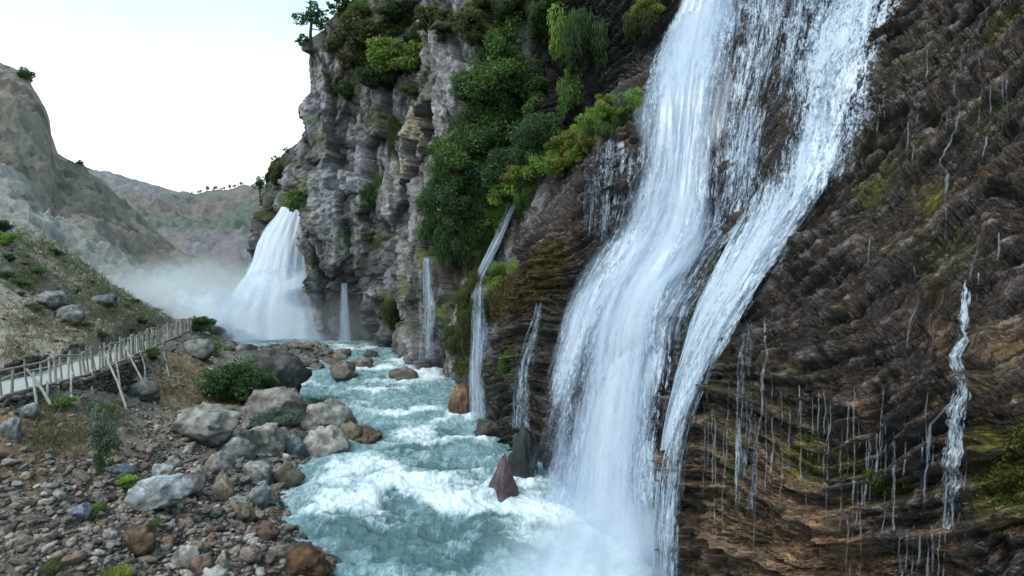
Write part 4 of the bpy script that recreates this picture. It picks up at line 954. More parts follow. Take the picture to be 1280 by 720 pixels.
for k in range(84):
    t = r_.uniform(0, 12) ** 1.0; i_ = int(t); i_ = min(i_, 11); f_ = t - i_; px = ra[i_][0] * (1 - f_) + ra[i_ + 1][0] * f_ + r_.uniform(-14, 12); py = ra[i_][1] * (1 - f_) + ra[i_ + 1][1] * f_ + r_.uniform(-6, 22)
    cshrub(px, py, r_.uniform(22, 36), r_.uniform(22, 44), ['bright/fern', 'yellow/fern', 'bright/fern', 'mid/droop'][k % 4] if t < 8.5 else 'olive/droop', 'small fern clump growing along the green mossy ledge', 'small fern clumps along the green mossy ledge', out=.5, name='fern')
# moss cushions on the brown rock (patches nobody could count)
def moss_patch(spots, pal, label, n=2600, seed=1, leaf=.05):
    r = np.random.default_rng(seed); V = []; 
    for (px, py, rp_) in spots:
        m_ = int(n * rp_ * rp_ / sum(s[2] ** 2 for s in spots))
        for _ in range(m_):
            a = r.normal(0, rp_ * .5, 2); h = hitc(px + a[0], py + a[1] * .8)
            if h is not None: V.append(np.concatenate([h[0] + h[1] * .03, h[1]]))
    V = np.array(V); n_ = len(V); p_ = V[:, :3]; nn_ = V[:, 3:]
    ax = nn_ * .5 + np.array([0, 0, -.5]) + r.normal(0, .5, (n_, 3)); ax /= np.linalg.norm(ax, axis=1)[:, None]
    sd = np.cross(ax, nn_ + r.normal(0, .3, (n_, 3))); sd /= np.linalg.norm(sd, axis=1)[:, None]; sz = leaf * r.uniform(.6, 1.6, (n_, 1)); p_ = p_ + nn_ * sz * .6
    co_ = np.stack([p_ - ax * sz, p_ + sd * sz * .6, p_ + ax * sz, p_ - sd * sz * .6], 1).reshape(-1, 3)
    c0, c1 = PAL[pal]; t = np.clip(r.normal(.5, .25, (n_, 1)), 0, 1); cc = np.repeat(np.array(c0) * (1 - t) + np.array(c1) * t, 4, 0)
    me = mesh_np('moss', co_, np.arange(4 * n_).reshape(n_, 4), False); set_col(me, cc); tag(link('moss', me, M['leaf']), label, 'moss', None, 'stuff')
PAL['rust'] = ((.04, .03, .008), (.12, .09, .022)); PAL['mossg'] = ((.03, .04, .008), (.13, .14, .025))
moss_patch([(650,362,26),(632,380,20),(672,352,22),(690,322,18),(620,395,12)], 'rust', 'brown moss cushion right of the narrow stepped waterfall', 14000, 3, .04)
moss_patch([(600,340,18),(592,390,18),(585,430,16),(578,460,12),(600,300,16)], 'mossg', 'green moss hanging down the cliff left of the narrow stepped waterfall', 11000, 4, .05)
moss_patch([(930,300,12),(912,335,14),(892,365,14),(875,395,12),(860,420,8),(945,275,8)], 'olive', 'dark olive moss on the rock rib between the two arms of the largest fall', 6000, 5, .05)
moss_patch([(1268,590,26),(1250,600,20),(1278,560,20),(1262,620,16)], 'mossg', 'yellow green moss patch at the right edge of the photo', 5000, 6, .03)
moss_patch([(1012,572,10),(1058,588,10),(1090,600,12),(1118,612,12),(920,585,10),(1010,545,7)], 'mossg', 'scattered moss tufts among the dripping threads', 2500, 7, .03)

# ---- trees on the skyline
def tree_on(loc, h, kind, label, group=None, seed=0, lean=0.0, wide=.5, name='tree'):
    root = empty(name, loc, label, 'tree', group, rz=float(rng.uniform(0, 6.28))); root.scale = (h, h, h)
    r = np.random.default_rng(seed); key = ('tr', kind, seed % 3)
    if key not in _lc:
        ps = [tube([(0, 0, -.05), (.01, .01, .2), (.0, .03, .45), (.02, 0, .7), (.0, .01, .92)], [.045, .035, .03, .018, .006], 6)]
        for k in range(12):
            z0 = .28 + .05 * k; a = r.uniform(0, 6.28); L_ = (wide * (1.05 - (z0 - .3) * 1.1)) * r.uniform(.6, 1)
            ps.append(tube([(0, 0, z0), (math.cos(a) * L_ * .5, math.sin(a) * L_ * .5, z0 + .06), (math.cos(a) * L_, math.sin(a) * L_, z0 + .07)], [.014, .009, .003], 4))
        tv, tf = join(ps); tm = mesh_np('trunk', tv, tf); tm.materials.append(M['bark'])
        v, f, c = leaf_cloud(1500, seed + 50, *PAL[kind], leaf=.030, k=26, R=(wide, wide, .38), spread=.10, asp=.5)
        # crown narrows towards the tip
        v[:, 2] += .58; s_ = np.clip(1.25 - v[:, 2] * .75, .25, 1)[:, None]; v[:, :2] *= s_
        cm = mesh_np('crown', v, f, False); set_col(cm, c); cm.materials.append(M['leaf']); _lc[key] = (tm, cm)
    tm, cm = _lc[key]; link('trunk', tm, None, root); link('crown', cm, None, root); return root
def top_at(px, py0=0):
    """skyline point of the cliff in the column px"""
    for y in range(-40, 420, 2):
        h = hitc(px, y)
        if h is not None: return h[0]
t_ = top_at(388); tree_on(t_ - np.array([0, 0, .2]), 4.2, 'dark', 'lone dark tree standing on the cliff edge against the sky', seed=1, wide=.5)
t_ = top_at(330); tree_on(t_ + np.array([-.4, 0, -.6]), 2.3, 'dark', 'small wind-shaped tree on the rim of the distant buttress', seed=2, wide=.5)
for (px, r_, kd, lb) in [(381, .9, 'mid/open', 'small bush clinging below the lone tree'), (405, .8, 'mid/open', 'low bush right of the lone tree on the rim'), (426, 1.3, 'mid/open', 'loose bush leaning out from the skyline at the top'),
                        (436, 1.4, 'dark/open', 'dark loose bush at the very top of the skyline'), (347, .6, 'mid/open', 'tiny bush on the crest of the distant buttress'), (360, .5, 'mid/open', 'tiny bush where the distant buttress meets the cliff')]:
    t_ = top_at(px)
    if t_ is not None: shrub(t_ + np.array([-.2, 0, .1]), r_, kd, lb)
for k in range(17):
    px = 243 + k * 4.3 + rng.uniform(-3.5, 3.5); y = None
    for yy in range(200, 300):
        h = hit_bvh(bvh_far, px, yy)
        if h is not None: y = h; break
    if y is not None: tree_on(y - np.array([0, 0, .4]), rng.uniform(1.2, 3.4), 'far', 'small dark tree in the row along the distant ridge', 'trees along the distant ridge', seed=3 + k % 3, wide=.5)
for (px, lb) in [(100, 'tiny reddish bush on the skyline of the left mountain'), (30, 'dark scrub on the summit slope of the left mountain')]:
    for yy in range(60, 300):
        h = hit_bvh(bvh_mtn, px, yy)
        if h is not None: shrub(h, 1.0 if px > 50 else 2.2, 'dry/open' if px > 50 else 'dark/bush', lb); break

# ---- shrubs and weeds on the left bank
def gshrub(px, py, wpx, hpx, kind, label, group=None, name='shrub', sink=.35, bv=None, up=0.0, fwd=0.0):
    h = hitg(px, py) if bv is None else (hit_bvh(bv, px, py), None)
    if h is None or h[0] is None: return
    r = wpx / F * h[0][1] / 2; z = hpx / wpx
    return shrub(h[0] + np.array([0, -fwd, up + r * z * (1 - sink)]), r, kind, label, group, name, (1, 1, z))
gshrub(128,592,58,98,'grey/wisp','tall wispy grey green shrub growing from the stony bank', sink=.05)
gshrub(130,594,34,50,'mid/wisp','low leafy shoots at the foot of the tall wispy shrub', sink=.1)
gshrub(161,607,34,22,'bright/bush','bright green weed beside the wispy shrub')
gshrub(350,542,58,40,'grey/dense','rounded grey green bush on the pale boulders by the river',up=.35,fwd=.9)
gshrub(303,505,92,74,'dark/dense','green bush growing over the front of the large dark domed boulder',up=.3,fwd=.6)
gshrub(328,505,50,50,'dark/dense','dark green growth on the right flank of the large dark domed boulder',up=.25,fwd=.45)
gshrub(392,535,34,20,'grey/bush','small low bush right of the rounded grey green bush')
gshrub(125,645,36,20,'mid/grass','short green grass tuft on the dark rubble', name='grass_tuft')
gshrub(142,722,52,24,'yellow/grass','yellow green grass tuft at the bottom edge', name='grass_tuft')
gshrub(70,712,36,20,'olive/grass','dull olive grass tuft near the bottom left corner', name='grass_tuft')
gshrub(190,660,30,16,'olive/grass','sparse grass below the grey slab', name='grass_tuft')
gshrub(122,518,50,22,'olive/grass','dry green grass under the walkway poles', name='grass_tuft')
gshrub(395,505,60,14,'mid/grass','green grass fringe along the calm water', name='grass_tuft')
gshrub(72,508,40,16,'mid/grass','green grass below the left end of the walkway', name='grass_tuft')
gshrub(50,275,26,12,'dark/bush','dark low shrub high on the left slope')
gshrub(4,290,22,24,'dark/dense','dark green bush at the left edge of the slope')
gshrub(6,305,30,26,'bright/bush','yellowish green bush at the left edge under the dark one')
gshrub(28,358,24,12,'mid/bush','small green shrub above the grey boulder on the slope')
gshrub(68,318,24,10,'dark/bush','low dark shrub on the grassy left slope')
gshrub(176,428,52,20,'dark/dense','dark low hedge of shrubs on the uphill side of the walkway')
gshrub(200,418,26,16,'dark/dense','dark shrub at the far end of the uphill wall')
gshrub(250,416,38,32,'dark/dense','dark shrub clump at the end of the walkway before the spray')
gshrub(270,418,30,18,'blue/bush','bluish shrub half lost in the spray')
gshrub(219,396,14,16,'dry/bush','small rusty brown bush beyond the walkway')
gshrub(265,440,50,18,'mid/grass','green grass between the walkway end and the domed boulder', name='grass_tuft')
r_ = random.Random(5)
for k in range(26):
    px = r_.uniform(0, 200); py = 300 + px * .42 + r_.uniform(5, 90); h = hitg(px, py)
    if h is None or h[0][1] < 33: continue
    shrub(h[0] + np.array([0, 0, .1]), r_.uniform(.25, .6), ['olive/dense', 'mid/bush', 'dark/bush'][k % 3], 'low scrub bush dotted over the left slope above the walkway', 'low scrub bushes on the left slope', 'scrub_bush', (1, 1, .55))

def grass_field(spots, n, pal, label, seed, blade=.16):
    r = np.random.default_rng(seed); V = []
    tot = sum(s[2] ** 2 for s in spots)
    for (px, py, rp_) in spots:
        for _ in range(int(n * rp_ ** 2 / tot)):
            a = r.normal(0, .5, 2); h = hitg(px + a[0] * rp_, py + a[1] * rp_ * .6)
            if h is not None and h[0][2] > zw(h[0][1]): V.append(h[0])
    V = np.repeat(np.array(V), 4, 0); n_ = len(V); V = V + np.stack([r.normal(0, .09, n_), r.normal(0, .09, n_), 0 * V[:, 0]], 1)
    L_ = blade * r.uniform(.5, 1.4, (n_, 1)); ax = np.stack([r.normal(0, .45, n_), r.normal(0, .45, n_), np.ones(n_)], 1) * L_; th = r.uniform(0, 3.14, n_); sd = np.stack([np.cos(th), np.sin(th), 0 * th], 1) * L_ * .13
    co_ = np.stack([V - sd, V + sd, V + sd * .6 + ax * .6, V + ax], 1).reshape(-1, 3); c0, c1 = PAL[pal]; t = np.clip(r.normal(.55, .25, (n_, 1)), 0, 1)
    me = mesh_np('grass', co_, np.arange(4 * n_).reshape(n_, 4), False); set_col(me, np.repeat(np.array(c0) * (1 - t) + np.array(c1) * t, 4, 0)); tag(link('grass', me, M['leaf']), label, 'grass', None, 'stuff')
PAL['sward'] = ((.09, .095, .045), (.26, .26, .13)); PAL['straw'] = ((.12, .10, .05), (.34, .28, .16))
grass_field([(150,352,40),(120,365,40),(175,385,36),(100,335,36),(60,310,30),(20,300,26),(30,350,26),(145,390,30),(190,398,20),(262,428,16),(390,522,22)], 2600, 'sward', 'short green grass growing over the left slope', 41, .22)
grass_field([(40,400,50),(100,410,50),(60,330,50),(60,508,30),(130,518,26),(220,480,40),(20,440,30),(70,545,40),(250,500,20)], 3500, 'straw', 'dry straw coloured grass scattered on the left bank', 42, .14)
# ------------------------------------------------------------------ BOULDERS AND STONES
M['boulder'] = rock_mat('boulder_rock', sc=2.6, bump=.7, lo=.55, hi=1.4, wet=True)
def rock_shape(seed, sub=4, planes=18, rough=.10, dims=(1, .8, .6), sharp=.78):
    r = np.random.default_rng(seed); bm = bmesh.new(); bmesh.ops.create_icosphere(bm, subdivisions=sub, radius=1.0)
    v = np.array([x.co[:] for x in bm.verts]); f = np.array([[x.index for x in q.verts] for q in bm.faces]); bm.free()
    for k in range(planes):
        n = r.normal(size=3); n /= np.linalg.norm(n); d = r.uniform(sharp - .16, sharp + .1)
        v -= np.clip(v @ n - d, 0, None)[:, None] * n * .92
    w1, w2, wc, wt_ = worley(v * 1.9 + seed, seed % 83, True); v += v * (fbm(v * 1.3 + seed, 3, seed % 97)[:, None] * rough * 1.8 + fbm(v * 4.0 + seed, 4, seed % 89 + 5, .62)[:, None] * rough * 1.1 + (wt_ * 1.6 + (wc - .5) * .8)[:, None] * rough)
    v *= np.array(dims); return v, f
def rock_col(v, base, seed, zlo, zhi, wetline=None):
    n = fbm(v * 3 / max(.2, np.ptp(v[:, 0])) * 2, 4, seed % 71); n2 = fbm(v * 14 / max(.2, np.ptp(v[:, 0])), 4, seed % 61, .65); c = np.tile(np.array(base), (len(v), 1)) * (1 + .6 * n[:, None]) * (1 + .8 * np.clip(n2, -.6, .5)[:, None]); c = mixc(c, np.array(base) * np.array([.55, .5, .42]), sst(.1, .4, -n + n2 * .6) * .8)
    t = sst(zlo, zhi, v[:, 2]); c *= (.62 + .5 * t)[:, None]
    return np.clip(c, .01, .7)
nb_ = 0
def boulder(px, py, wpx, hpx, base, label, seed=None, asp=.8, rough=.10, sharp=.78, rot=None, water=False, name='boulder', wetl=0.0, Y=None, sub=None, bury=.35, group=None, planes=14):
    """px, py: middle of the visible foot of the rock in the photograph"""
    global nb_; nb_ += 1; seed = seed or 100 + nb_ * 7; sub = sub or (5 if wpx > 44 else 4); rough = max(rough, .11)
    if Y is not None: p_ = at(px, py, Y)
    elif water: x, y = wpt(px, py); p_ = np.array([x, y, float(zw(y))])
    else:
        h = hitg(px, py)
        if h is None: return
        p_ = h[0]
    W = wpx / F * p_[1] / 2; H = hpx / F * p_[1]; D_ = W * asp
    Hr = H / (1 - bury / 2) * .62
    v, f = rock_shape(seed, sub, planes, rough, (W * 1.04, D_, Hr), sharp)
    zt_ = v[:, 2].max(); v[:, 2] += H * .95 - zt_
    if water: D_ *= .7
    a = rot if rot is not None else 0.0; c_, s_ = math.cos(a), math.sin(a)
    v = np.stack([v[:, 0] * c_ - v[:, 1] * s_, v[:, 0] * s_ + v[:, 1] * c_, v[:, 2]], 1)
    me = mesh_np(name, v, f); me.materials.append(M['boulder'])
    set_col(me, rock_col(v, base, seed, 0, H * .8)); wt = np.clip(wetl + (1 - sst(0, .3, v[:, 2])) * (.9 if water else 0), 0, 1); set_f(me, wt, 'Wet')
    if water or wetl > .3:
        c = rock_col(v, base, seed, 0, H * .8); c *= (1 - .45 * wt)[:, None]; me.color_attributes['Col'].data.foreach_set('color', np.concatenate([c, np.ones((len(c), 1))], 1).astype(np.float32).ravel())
    o = link(name, me); o.location = (float(p_[0]), float(p_[1] + D_ * .6), float(p_[2]))
    return tag(o, label, 'boulder' if name == 'boulder' else 'stone', group)
PALE, TAN, GREY, DRK, BRN, RED, VIO = (.31, .285, .26), (.33, .26, .20), (.26, .25, .25), (.09, .085, .085), (.15, .10, .07), (.18, .115, .095), (.17, .14, .15)
BL = [
 (308,500,118,64,(.13,.12,.115),'large dark domed boulder with a green bush growing down its front',dict(rough=.06,sharp=.92,bury=.1)),
 (243,554,100,42,PALE,'big pale grey boulder sloping toward the river, left of the gully',dict(rough=.06,sharp=.8)),
 (333,528,98,42,(.27,.24,.22),'broad brownish boulder behind the rounded grey green bush',dict(rough=.07,sharp=.88)),
 (404,545,66,42,PALE,'pale boulder with rusty foot behind the rounded one at the water',dict(rough=.08,sharp=.85)),
 (403,572,60,40,(.38,.35,.32),'smooth rounded pale boulder at the water edge',dict(rough=.04,sharp=.92)),
 (366,570,26,28,(.20,.23,.24),'blue grey stone wedged left of the smooth rounded boulder',{}),
 (452,556,54,22,BRN,'low wet brown rock at the tip of the promontory',dict(wetl=.6)),
 (434,556,34,28,(.20,.16,.11),'mossy brown rock between the rounded boulder and the promontory tip',dict(wetl=.3)),
 (320,566,62,34,PALE,'cracked pale boulder left of the blue grey stone',{}),
 (345,560,36,24,(.36,.35,.36),'small pale grey boulder under the rounded grey green bush',{}),
 (292,572,44,28,(.34,.33,.32),'pale grey boulder in the pile left of the cracked one',{}),
 (357,577,13,10,(.52,.46,.40),'small round cream stone near the water edge',dict(sub=3)),
 (318,602,44,24,(.33,.30,.29),'flat pale boulder near the river bend',{}),
 (354,608,42,28,(.17,.14,.11),'dark brown boulder at the river bend',dict(wetl=.3)),
 (278,624,28,36,TAN,'upright tan boulder between the slabs and the river',{}),
 (268,590,40,26,(.30,.27,.26),'grey brown rock above the upright tan boulder',{}),
 (198,602,36,22,(.42,.41,.41),'angular pale boulder on the left of the dark gap',dict(sharp=.66)),
 (234,622,38,28,(.22,.18,.19),'purplish dark boulder right of the grey slab',dict(sharp=.7)),
 (246,602,24,20,(.32,.29,.27),'small angular rock above the purplish boulder',dict(sharp=.68)),
 (188,640,74,40,(.36,.36,.37),'large grey slab resting tilted over a dark hollow',dict(sharp=.66,rot=.3)),
 (168,694,38,34,BRN,'brown mossy boulder below the grey slab',{}),
 (95,648,24,18,(.27,.28,.36),'bluish grey stone alone on the reddish rubble',{}),
 (228,712,40,28,(.42,.38,.34),'pale angular boulder near the bottom edge',dict(sharp=.68)),
 (250,722,36,26,RED,'reddish boulder near the bottom edge',{}),
 (275,714,22,26,(.38,.36,.28),'pale yellowish stone right of the reddish boulder',dict(sharp=.7)),
 (262,730,34,20,(.5,.46,.44),'whitish stone cut by the bottom edge',{}),
 (380,722,56,38,(.13,.065,.03),'dark rusty brown boulder at the water near the bottom',dict(rough=.12,sharp=.88,wetl=.4)),
 (328,674,40,20,(.17,.10,.075),'dark reddish boulder at the edge of the rapids',dict(wetl=.4)),
 (322,632,36,24,(.27,.28,.29),'grey rock sloping into the rapids',dict(wetl=.4)),
 (300,650,30,20,(.20,.15,.11),'brown rock left of the rapids',{}),
 (240,692,30,14,TAN,'long flat tan stone lying across the dark gravel',dict(sharp=.7)),
 (14,688,20,14,(.34,.28,.25),'tan stone near the left edge at the bottom',{}),
 (8,548,30,26,GREY,'grey rock under the left end of the walkway',{}),
 (30,522,28,18,GREY,'grey rock at the foot of the retaining wall',{}),
 (150,595,30,14,GREY,'flat grey rock above the bright weed',{}),
 (345,700,26,18,(.24,.2,.18),'brown stone left of the rusty boulder',{}),
 (310,704,30,18,(.22,.17,.15),'brown stone in the gravel near the bottom',{}),
 (212,585,26,14,(.36,.34,.32),'light stone below the big pale boulder',{}),
 (60,385,46,22,(.24,.225,.215),'grey boulder highest on the left slope',dict(sharp=.68,bury=.5)),
 (84,404,36,24,(.25,.235,.225),'grey boulder below and right of the highest one on the slope',dict(sharp=.66,bury=.5)),
 (125,380,36,14,(.2,.2,.2),'dark low rock on the grassy slope',{}),
 (73,396,24,14,DRK,'dark rock between the two grey slope boulders',{}),
 (243,446,40,22,(.24,.23,.21),'grey rock beside the grassy end of the walkway',{}),
 (172,497,40,24,(.20,.19,.17),'dark rock under the walkway poles',{}),
 (190,425,26,12,DRK,'dark rock beside the walkway bend',{}),
]
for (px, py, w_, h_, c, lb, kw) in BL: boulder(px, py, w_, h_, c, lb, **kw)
WB = [
 (628,626,60,58,(.155,.095,.10),'dark red pyramid shaped rock standing in the rapids',dict(sharp=2.0,rough=.05,seed=3)),
 (575,516,28,38,(.24,.125,.06),'orange brown mossy rock at the foot of the cliff',dict(sharp=.95,rough=.12,asp=.9)),
 (563,470,20,22,(.24,.13,.07),'small rusty rock below the thin veil waterfall',dict(sharp=.9,rough=.12)),
 (503,474,36,15,(.17,.13,.12),'brown rock parting the white water upstream',{}),
 (461,446,22,9,DRK,'low black rock in the upstream rapids',{}),
 (428,476,44,24,(.21,.16,.13),'brown jagged rock at the mouth of the side channel',dict(sharp=.68)),
 (448,460,34,14,(.24,.2,.18),'grey brown rock behind the jagged one',{}),
 (655,598,34,68,(.045,.048,.052),'tall dark wet rock column beside the largest fall',dict(sharp=.85,rough=.05,asp=.8)),
 (650,548,46,26,(.06,.055,.052),'dark wet rock at the foot of the cliff above the pyramid rock',{}),
 (612,546,34,22,(.09,.07,.065),'dark speckled rock under the narrow stepped waterfall',{}),
]
for (px, py, w_, h_, c, lb, kw) in WB:
    o = boulder(px, py, w_, h_, c, lb, water=True, wetl=.5, **kw)
    if 'pyramid' in lb:
        me = o.data; n = len(me.vertices); v = np.zeros(n * 3, np.float32); me.vertices.foreach_get('co', v); v = v.reshape(-1, 3)
        H = v[:, 2].max(); lo = v[:, 2].min(); t = np.clip((v[:, 2] - lo) / (H - lo), 0, 1)
        rr_ = np.hypot(v[:, 0], v[:, 1]) + 1e-6; a_ = np.arctan2(v[:, 1], v[:, 0]); poly = np.cos(np.pi / 4) / np.cos((a_ % (np.pi / 2)) - np.pi / 4)
        W = 30 / F * o.location.y; tgt = W * 1.05 * poly * (1 - t) ** .85 * 1.2; s_ = tgt / rr_ * np.clip(rr_ / (.05 * W), 0, 1)
        v[:, 0] = v[:, 0] * s_ - (0.5 - t) * .15 * W; v[:, 1] *= s_ * .9; v += (fbm(v * 2.2, 4, 77) * .10)[:, None] * v / (np.linalg.norm(v, axis=1)[:, None] + .1)
        me.vertices.foreach_set('co', v.ravel()); me.update()
# boulder field between the domed boulder and the far pool
MIDL = ['dark grey boulder in the rock field before the distant pool', 'brownish boulder in the rock field before the distant pool']
proto = []
for k in range(8):
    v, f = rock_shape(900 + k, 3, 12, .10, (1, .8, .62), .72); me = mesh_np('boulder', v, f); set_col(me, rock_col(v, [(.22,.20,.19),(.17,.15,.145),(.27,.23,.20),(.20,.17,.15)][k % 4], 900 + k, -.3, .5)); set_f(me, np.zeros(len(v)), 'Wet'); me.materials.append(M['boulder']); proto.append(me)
r_ = random.Random(11); cnt = 0
while cnt < 120:
    px = r_.uniform(275, 440); py = r_.uniform(424, 485); h = hitg(px, py)
    if h is None or h[0][2] < zw(h[0][1]) - .1: continue
    cnt += 1; s = r_.uniform(.25, .8) * (1.0 if r_.random() < .8 else 1.5); o = link('boulder', proto[cnt % 8]); o.location = (h[0] + np.array([0, 0, s * .15])).tolist(); o.scale = (s, s * r_.uniform(.7, 1), s * r_.uniform(.6, 1)); o.rotation_euler = (r_.uniform(-.3, .3), r_.uniform(-.3, .3), r_.uniform(0, 6.28))
    tag(o, 'grey brown boulder in the rock field before the distant pool', 'boulder', 'boulders in the rock field before the distant pool')
PL = []
for k in range(8):
    v, f = rock_shape(930 + k, 4, 16, .12, (1, .8, .6), .70); me = mesh_np('boulder', v, f); set_col(me, rock_col(v, [PALE, GREY, (.33,.31,.29), TAN, (.3,.28,.28), (.22,.19,.17), (.37,.35,.34), (.25,.21,.18)][k], 930 + k, -.3, .5)); set_f(me, np.full(len(v), .05), 'Wet'); me.materials.append(M['boulder']); PL.append(me)
cnt = 0
while cnt < 110:
    px = r_.gauss(310, 42); py = r_.gauss(572, 30); h = hitg(px, py)
    if h is None or h[0][2] < zw(h[0][1]) - .1: continue
    cnt += 1; s = r_.uniform(.15, .45); o = link('boulder', PL[cnt % 8]); o.location = (h[0] + np.array([0, 0, s * .12])).tolist(); o.scale = (s, s * r_.uniform(.7, 1), s * r_.uniform(.6, 1)); o.rotation_euler = (r_.uniform(-.4, .4), r_.uniform(-.4, .4), r_.uniform(0, 6.28))
    tag(o, 'pale grey or brown rock in the jumbled pile above the rapids', 'boulder', 'rocks in the jumbled pile above the rapids')
# loose stones, the larger ones as things
sproto = []
SC = [(.32,.265,.225), (.25,.195,.165), (.17,.13,.115), (.42,.38,.35), (.13,.105,.095), (.29,.235,.205), (.23,.215,.215), (.24,.16,.13)]
for k in range(8):
    v, f = rock_shape(950 + k, 2, 12, .06, (1, .72, .45), .64); sproto.append((v, f))
SC = [(a_ * 1.03, b_ * .98, c_ * .94) for a_, b_, c_ in SC]
smesh = []
for k in range(16):
    v, f = rock_shape(980 + k, 3, 13, .06, (1, .75, .5), .66); me = mesh_np('stone', v, f); set_col(me, rock_col(v, SC[k % 8], 950 + k, -.3, .3)); set_f(me, np.full(len(v), .1), 'Wet'); me.materials.append(M['boulder']); smesh.append(me)
cnt = 0
while cnt < 230:
    px = r_.uniform(0, 430); py = 525 + 195 * r_.random() ** .7; h = hitg(px, py)
    if h is None or h[0][2] < zw(h[0][1]) - .05 or h[0][1] > 30: continue
    if px < 180 and py < 560: continue
    cnt += 1; s = r_.uniform(.14, .30) * (1 if r_.random() < .8 else 1.5); o = link('stone', smesh[cnt % 16]); o.location = (h[0] + np.array([0, 0, s * .12])).tolist(); o.scale = (s, s, s * r_.uniform(.7, 1.1)); o.rotation_euler = (r_.uniform(-.4, .4), r_.uniform(-.4, .4), r_.uniform(0, 6.28))
    tag(o, 'loose brown or grey stone lying on the rubble bank', 'stone', 'loose stones on the rubble bank')
def rubble(n, region, smin, smax, label, seed, keep):
    r = np.random.default_rng(seed); x0, x1, y0, y1 = region; V = []; Fc = []; Cc = []; o = 0
    X = r.uniform(x0, x1, n * 6); Y_ = r.uniform(y0, y1, n * 6); Z_ = ground(X, Y_)
    k_ = keep(X, Y_, Z_) * (Z_ > zw(Y_) - .08) > r.random(n * 6); ix = np.nonzero(k_)[0][:n]
    for j, i in enumerate(ix):
        v, f = sproto[j % 8]; s = smin * (smax / smin) ** (r.random() ** 1.8); a = r.uniform(0, 6.28); c_, s_ = math.cos(a), math.sin(a)
        tl = r.uniform(-.35, .35, 2)
        w_ = np.stack([v[:, 0] * c_ - v[:, 1] * s_, v[:, 0] * s_ + v[:, 1] * c_, v[:, 2] * r.uniform(.7, 1.2)], 1) * s
        w_[:, 2] += w_[:, 0] * tl[0] + w_[:, 1] * tl[1] + s * r.uniform(-.05, .3)
        V.append(w_ + np.array([X[i], Y_[i], Z_[i]])); Fc.append(f + o); o += len(v)
        wl = 1 - .55 * float(Z_[i] < zw(Y_[i]) + .45 * r.random()); Cc.append(np.tile(np.array(SC[r.integers(8)]) * r.uniform(.6, 1.3) * wl, (len(v), 1)))
    me = mesh_np('rubble', np.concatenate(V), np.concatenate(Fc)); set_col(me, np.concatenate(Cc)); set_f(me, np.full(o, .15), 'Wet')
    tag(link('rubble', me, M['boulder']), label, 'rubble', None, 'stuff')
def infr(X, Y): px = X / Y * F + 640; return ((px > -120) & (px < 460)).astype(float)
def kp(X, Y, Z): py = HOR + (CAMZ - Z) / Y * F; px = X / Y * F + 640; return infr(X, Y) * np.where((py > 570 - (px > 180) * 40) | (px > 250), 1.0, .22)
rubble(11500, (-17, -3, 13, 29.5), .055, .20, 'reddish brown and grey rubble covering the near left bank', 21, kp)
def kp2(X, Y, Z): return infr(X, Y) * .5
rubble(2600, (-34, -8, 28, 56), .08, .28, 'scattered stones on the slope and gully farther up the bank', 22, kp2)
# crumbled fragments on the wet ledge wall
# ------------------------------------------------------------------ WALKWAY
M['wood'] = plain_mat('weathered_wood', (.42, .38, .33), .9, 5); M['deck'] = rock_mat('pale_walkway_surface', sc=2.5, bump=.35, lo=.75, hi=1.2, base=(.56, .53, .50))
M['wallstone'] = rock_mat('wall_stone', sc=3, bump=.6, lo=.6, hi=1.3, wet=True)
seg_ = np.linalg.norm(np.diff(WKE, axis=0), axis=1); cl_ = np.concatenate([[0], np.cumsum(seg_)])
def wk(s):
    return np.array([np.interp(s, cl_, WKE[:, k]) for k in range(3)])
def wkt(s): d_ = wk(s + .4) - wk(s - .4); return d_ / np.linalg.norm(d_)
LW = cl_[-1] - .3
wroot = empty('wooden_walkway', wk(LW / 2), 'pale path on a rough stick-railed wooden walkway along the left bank', 'walkway'); bpy.context.view_layer.update()
ss = np.arange(0, LW, .25); prof = [(.12, 0.02), (.12, -.10), (-2.0, -.10), (-2.0, .02)]
dv_ = []
for s in ss:
    p_, t_ = wk(s), wkt(s); n_ = np.array([t_[1], -t_[0], 0]); n_ /= np.linalg.norm(n_); j = vnoise(np.array([[s * 1.7, 0, 0]]), 5)[0] * .04
    for a, b_ in [(.12 + j, .02), (.12 + j, -.10), (-2.0, -.10), (-2.0, .02)]: dv_.append(p_ + n_ * a + np.array([0, 0, b_ + j * .3]))
dv_ = np.array(dv_); i = np.arange(len(dv_)).reshape(len(ss), 4); df = np.concatenate([np.stack([i[:-1, k], i[1:, k], i[1:, (k + 1) % 4], i[:-1, (k + 1) % 4]], -1) for k in range(4)])
loc_child(link('deck', mesh_np('deck', dv_, df, False), M['deck']), wroot)
r = np.random.default_rng(77)
tops = []; s = .3; npost = 0
while s < LW and npost < 92:
    p_, t_ = wk(s), wkt(s); n_ = np.array([t_[1], -t_[0], 0]); h_ = 1.0 + r.normal(0, .10); tp = p_ + n_ * (.06 + r.normal(0, .04)) + t_ * r.normal(0, .16) + np.array([0, 0, h_])
    bt = p_ + n_ * .10 + np.array([0, 0, -.15]); md = (tp + bt) / 2 + r.normal(0, .02, 3)
    v, f = tube([bt, md, tp], [.050, .042, .034] * np.array(r.uniform(.8, 1.3)), 6); loc_child(link('post', mesh_np('post', v, f), M['wood']), wroot); tops.append(tp - np.array([0, 0, .04])); npost += 1
    s += r.uniform(.26, .46) if s > 4 else r.uniform(.45, .75)
def rail(pts, rad, name='handrail'):
    pts = np.array(pts); v, f = tube(pts, rad, 6); loc_child(link(name, mesh_np(name, v, f), M['wood']), wroot)
rail([t + r.normal(0, .015, 3) for t in tops[::3]], .035)
rail([wk(s) + np.array([0, 0, .62]) + r.normal(0, .02, 3) for s in np.arange(0, LW, 1.2)], .022, 'middle_rail')
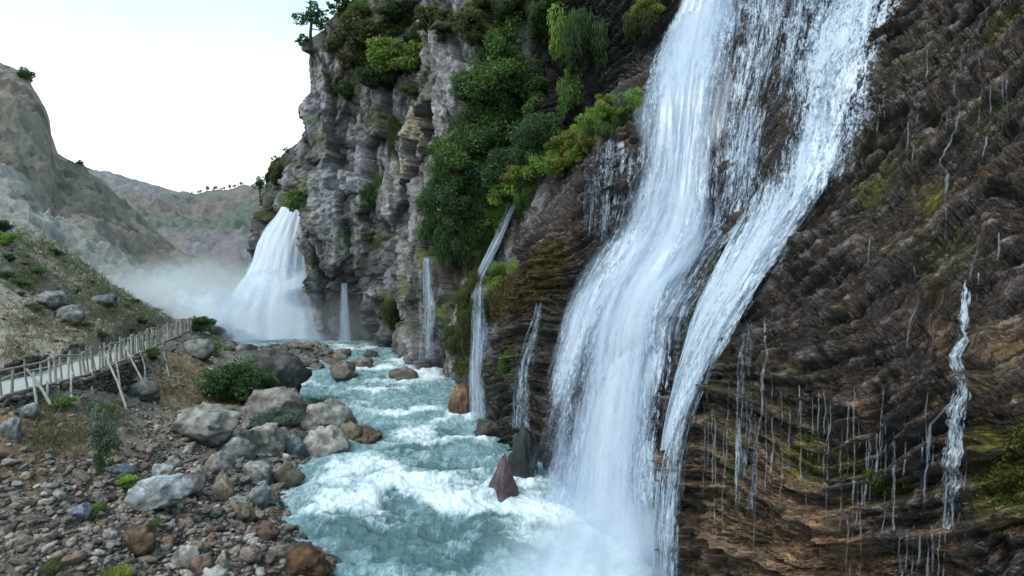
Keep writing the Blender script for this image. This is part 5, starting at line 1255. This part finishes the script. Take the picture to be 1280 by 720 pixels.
rail([wk(s) + np.array([.14, 0, -.04]) + r.normal(0, .03, 3) for s in np.arange(0, LW, 1.1)], .055, 'edge_beam')
def on_line(px):
    """arc position of the walkway edge seen in column px"""
    s = np.linspace(0, LW, 600); q_ = np.array([wk(a) for a in s]); c = q_[:, 0] / q_[:, 1] * F + 640; return s[np.argmin(abs(c - px))]
for (x0, dz, x1, y1) in [(30, .75, 70, 514), (38, .55, 47, 509), (88, .2, 95, 514), (70, .1, 69, 500), (128, .6, 160, 514), (142, .5, 152, 502), (154, .6, 196, 507), (172, .1, 181, 484), (200, .3, 214, 480), (112, .1, 117, 500), (55, .1, 56, 505)]:
    a = wk(on_line(x0)) + np.array([.1, 0, dz]); h = hitg(x1, y1)
    b_ = h[0] - np.array([0, 0, .1]); m_ = (a + b_) / 2 + r.normal(0, .06, 3); v, f = tube([a, (a + m_) / 2 + r.normal(0, .02, 3), m_, b_], [.035, .045, .05, .055], 6)
    loc_child(link('support_pole', mesh_np('support_pole', v, f), M['wood']), wroot)
# dry stone walls
def dry_wall(s0, s1, side, hfun, label, seed, ht_up=True, size=.20):
    r = np.random.default_rng(seed); V = []; Fc = []; Cc = []; o = 0; s = s0
    while s < s1:
        H = hfun(s); z = 0
        while z < H:
            p_, t_ = wk(s), wkt(s); n_ = np.array([t_[1], -t_[0], 0]); v, f = sproto[r.integers(8)]
            sx, sz = size * r.uniform(.7, 1.3), size * r.uniform(.45, .75); a = math.atan2(t_[1], t_[0]) + r.normal(0, .2); c_, s_ = math.cos(a), math.sin(a)
            w_ = v * np.array([sx, size, sz * 2.0]); w_ = np.stack([w_[:, 0] * c_ - w_[:, 1] * s_, w_[:, 0] * s_ + w_[:, 1] * c_, w_[:, 2]], 1)
            zz = (z + .02) if ht_up else -.14 - z
            V.append(w_ + p_ + n_ * (side + r.normal(0, .05) + (0 if ht_up else z * .25)) + np.array([0, 0, zz]) + t_ * r.uniform(-.1, .1)); Fc.append(f + o); o += len(v)
            Cc.append(np.tile(np.array(SC[r.integers(8)]) * r.uniform(.45, .95) * (.75 if ht_up else .8), (len(v), 1))); z += sz * 1.15
        s += size * 1.05
    me = mesh_np('dry_stone_wall', np.concatenate(V), np.concatenate(Fc)); set_col(me, np.concatenate(Cc)); set_f(me, np.zeros(o), 'Wet')
    tag(link('dry_stone_wall', me, M['wallstone']), label, 'wall')
dry_wall(0, on_line(168), .30, lambda s: 1.15 + .25 * math.sin(s * 1.3), 'rough dry stone wall holding up the walkway from below', 31, False)
dry_wall(1, LW * .86, -2.25, lambda s: .6 + .22 * math.sin(s * 1.1), 'low dry stone wall along the uphill side of the walkway', 32, True)
# thin marker posts on the left slope
for (px, y0, y1, lb) in [(35, 266, 250, 'thin pale post high on the left slope'), (80, 283, 273, 'short pale post farther right on the left slope')]:
    h = hitg(px, y0 + 12)
    if h is None: continue
    q_ = h[0]; Hh = 1.3 if y0 < 270 else .8; v, f = tube([(0, 0, -.2), (0, 0, Hh * .5), (.01, 0, Hh)], [.025, .022, .02], 6); v2, f2 = tube([(-.14, 0, Hh - .06), (.14, 0, Hh - .06)], [.015, .015], 5)
    root = empty('marker_post', q_, lb, 'post'); link('pole', mesh_np('pole', v, f), M['deck'], root); link('crossbar', mesh_np('crossbar', v2, f2), M['deck'], root)
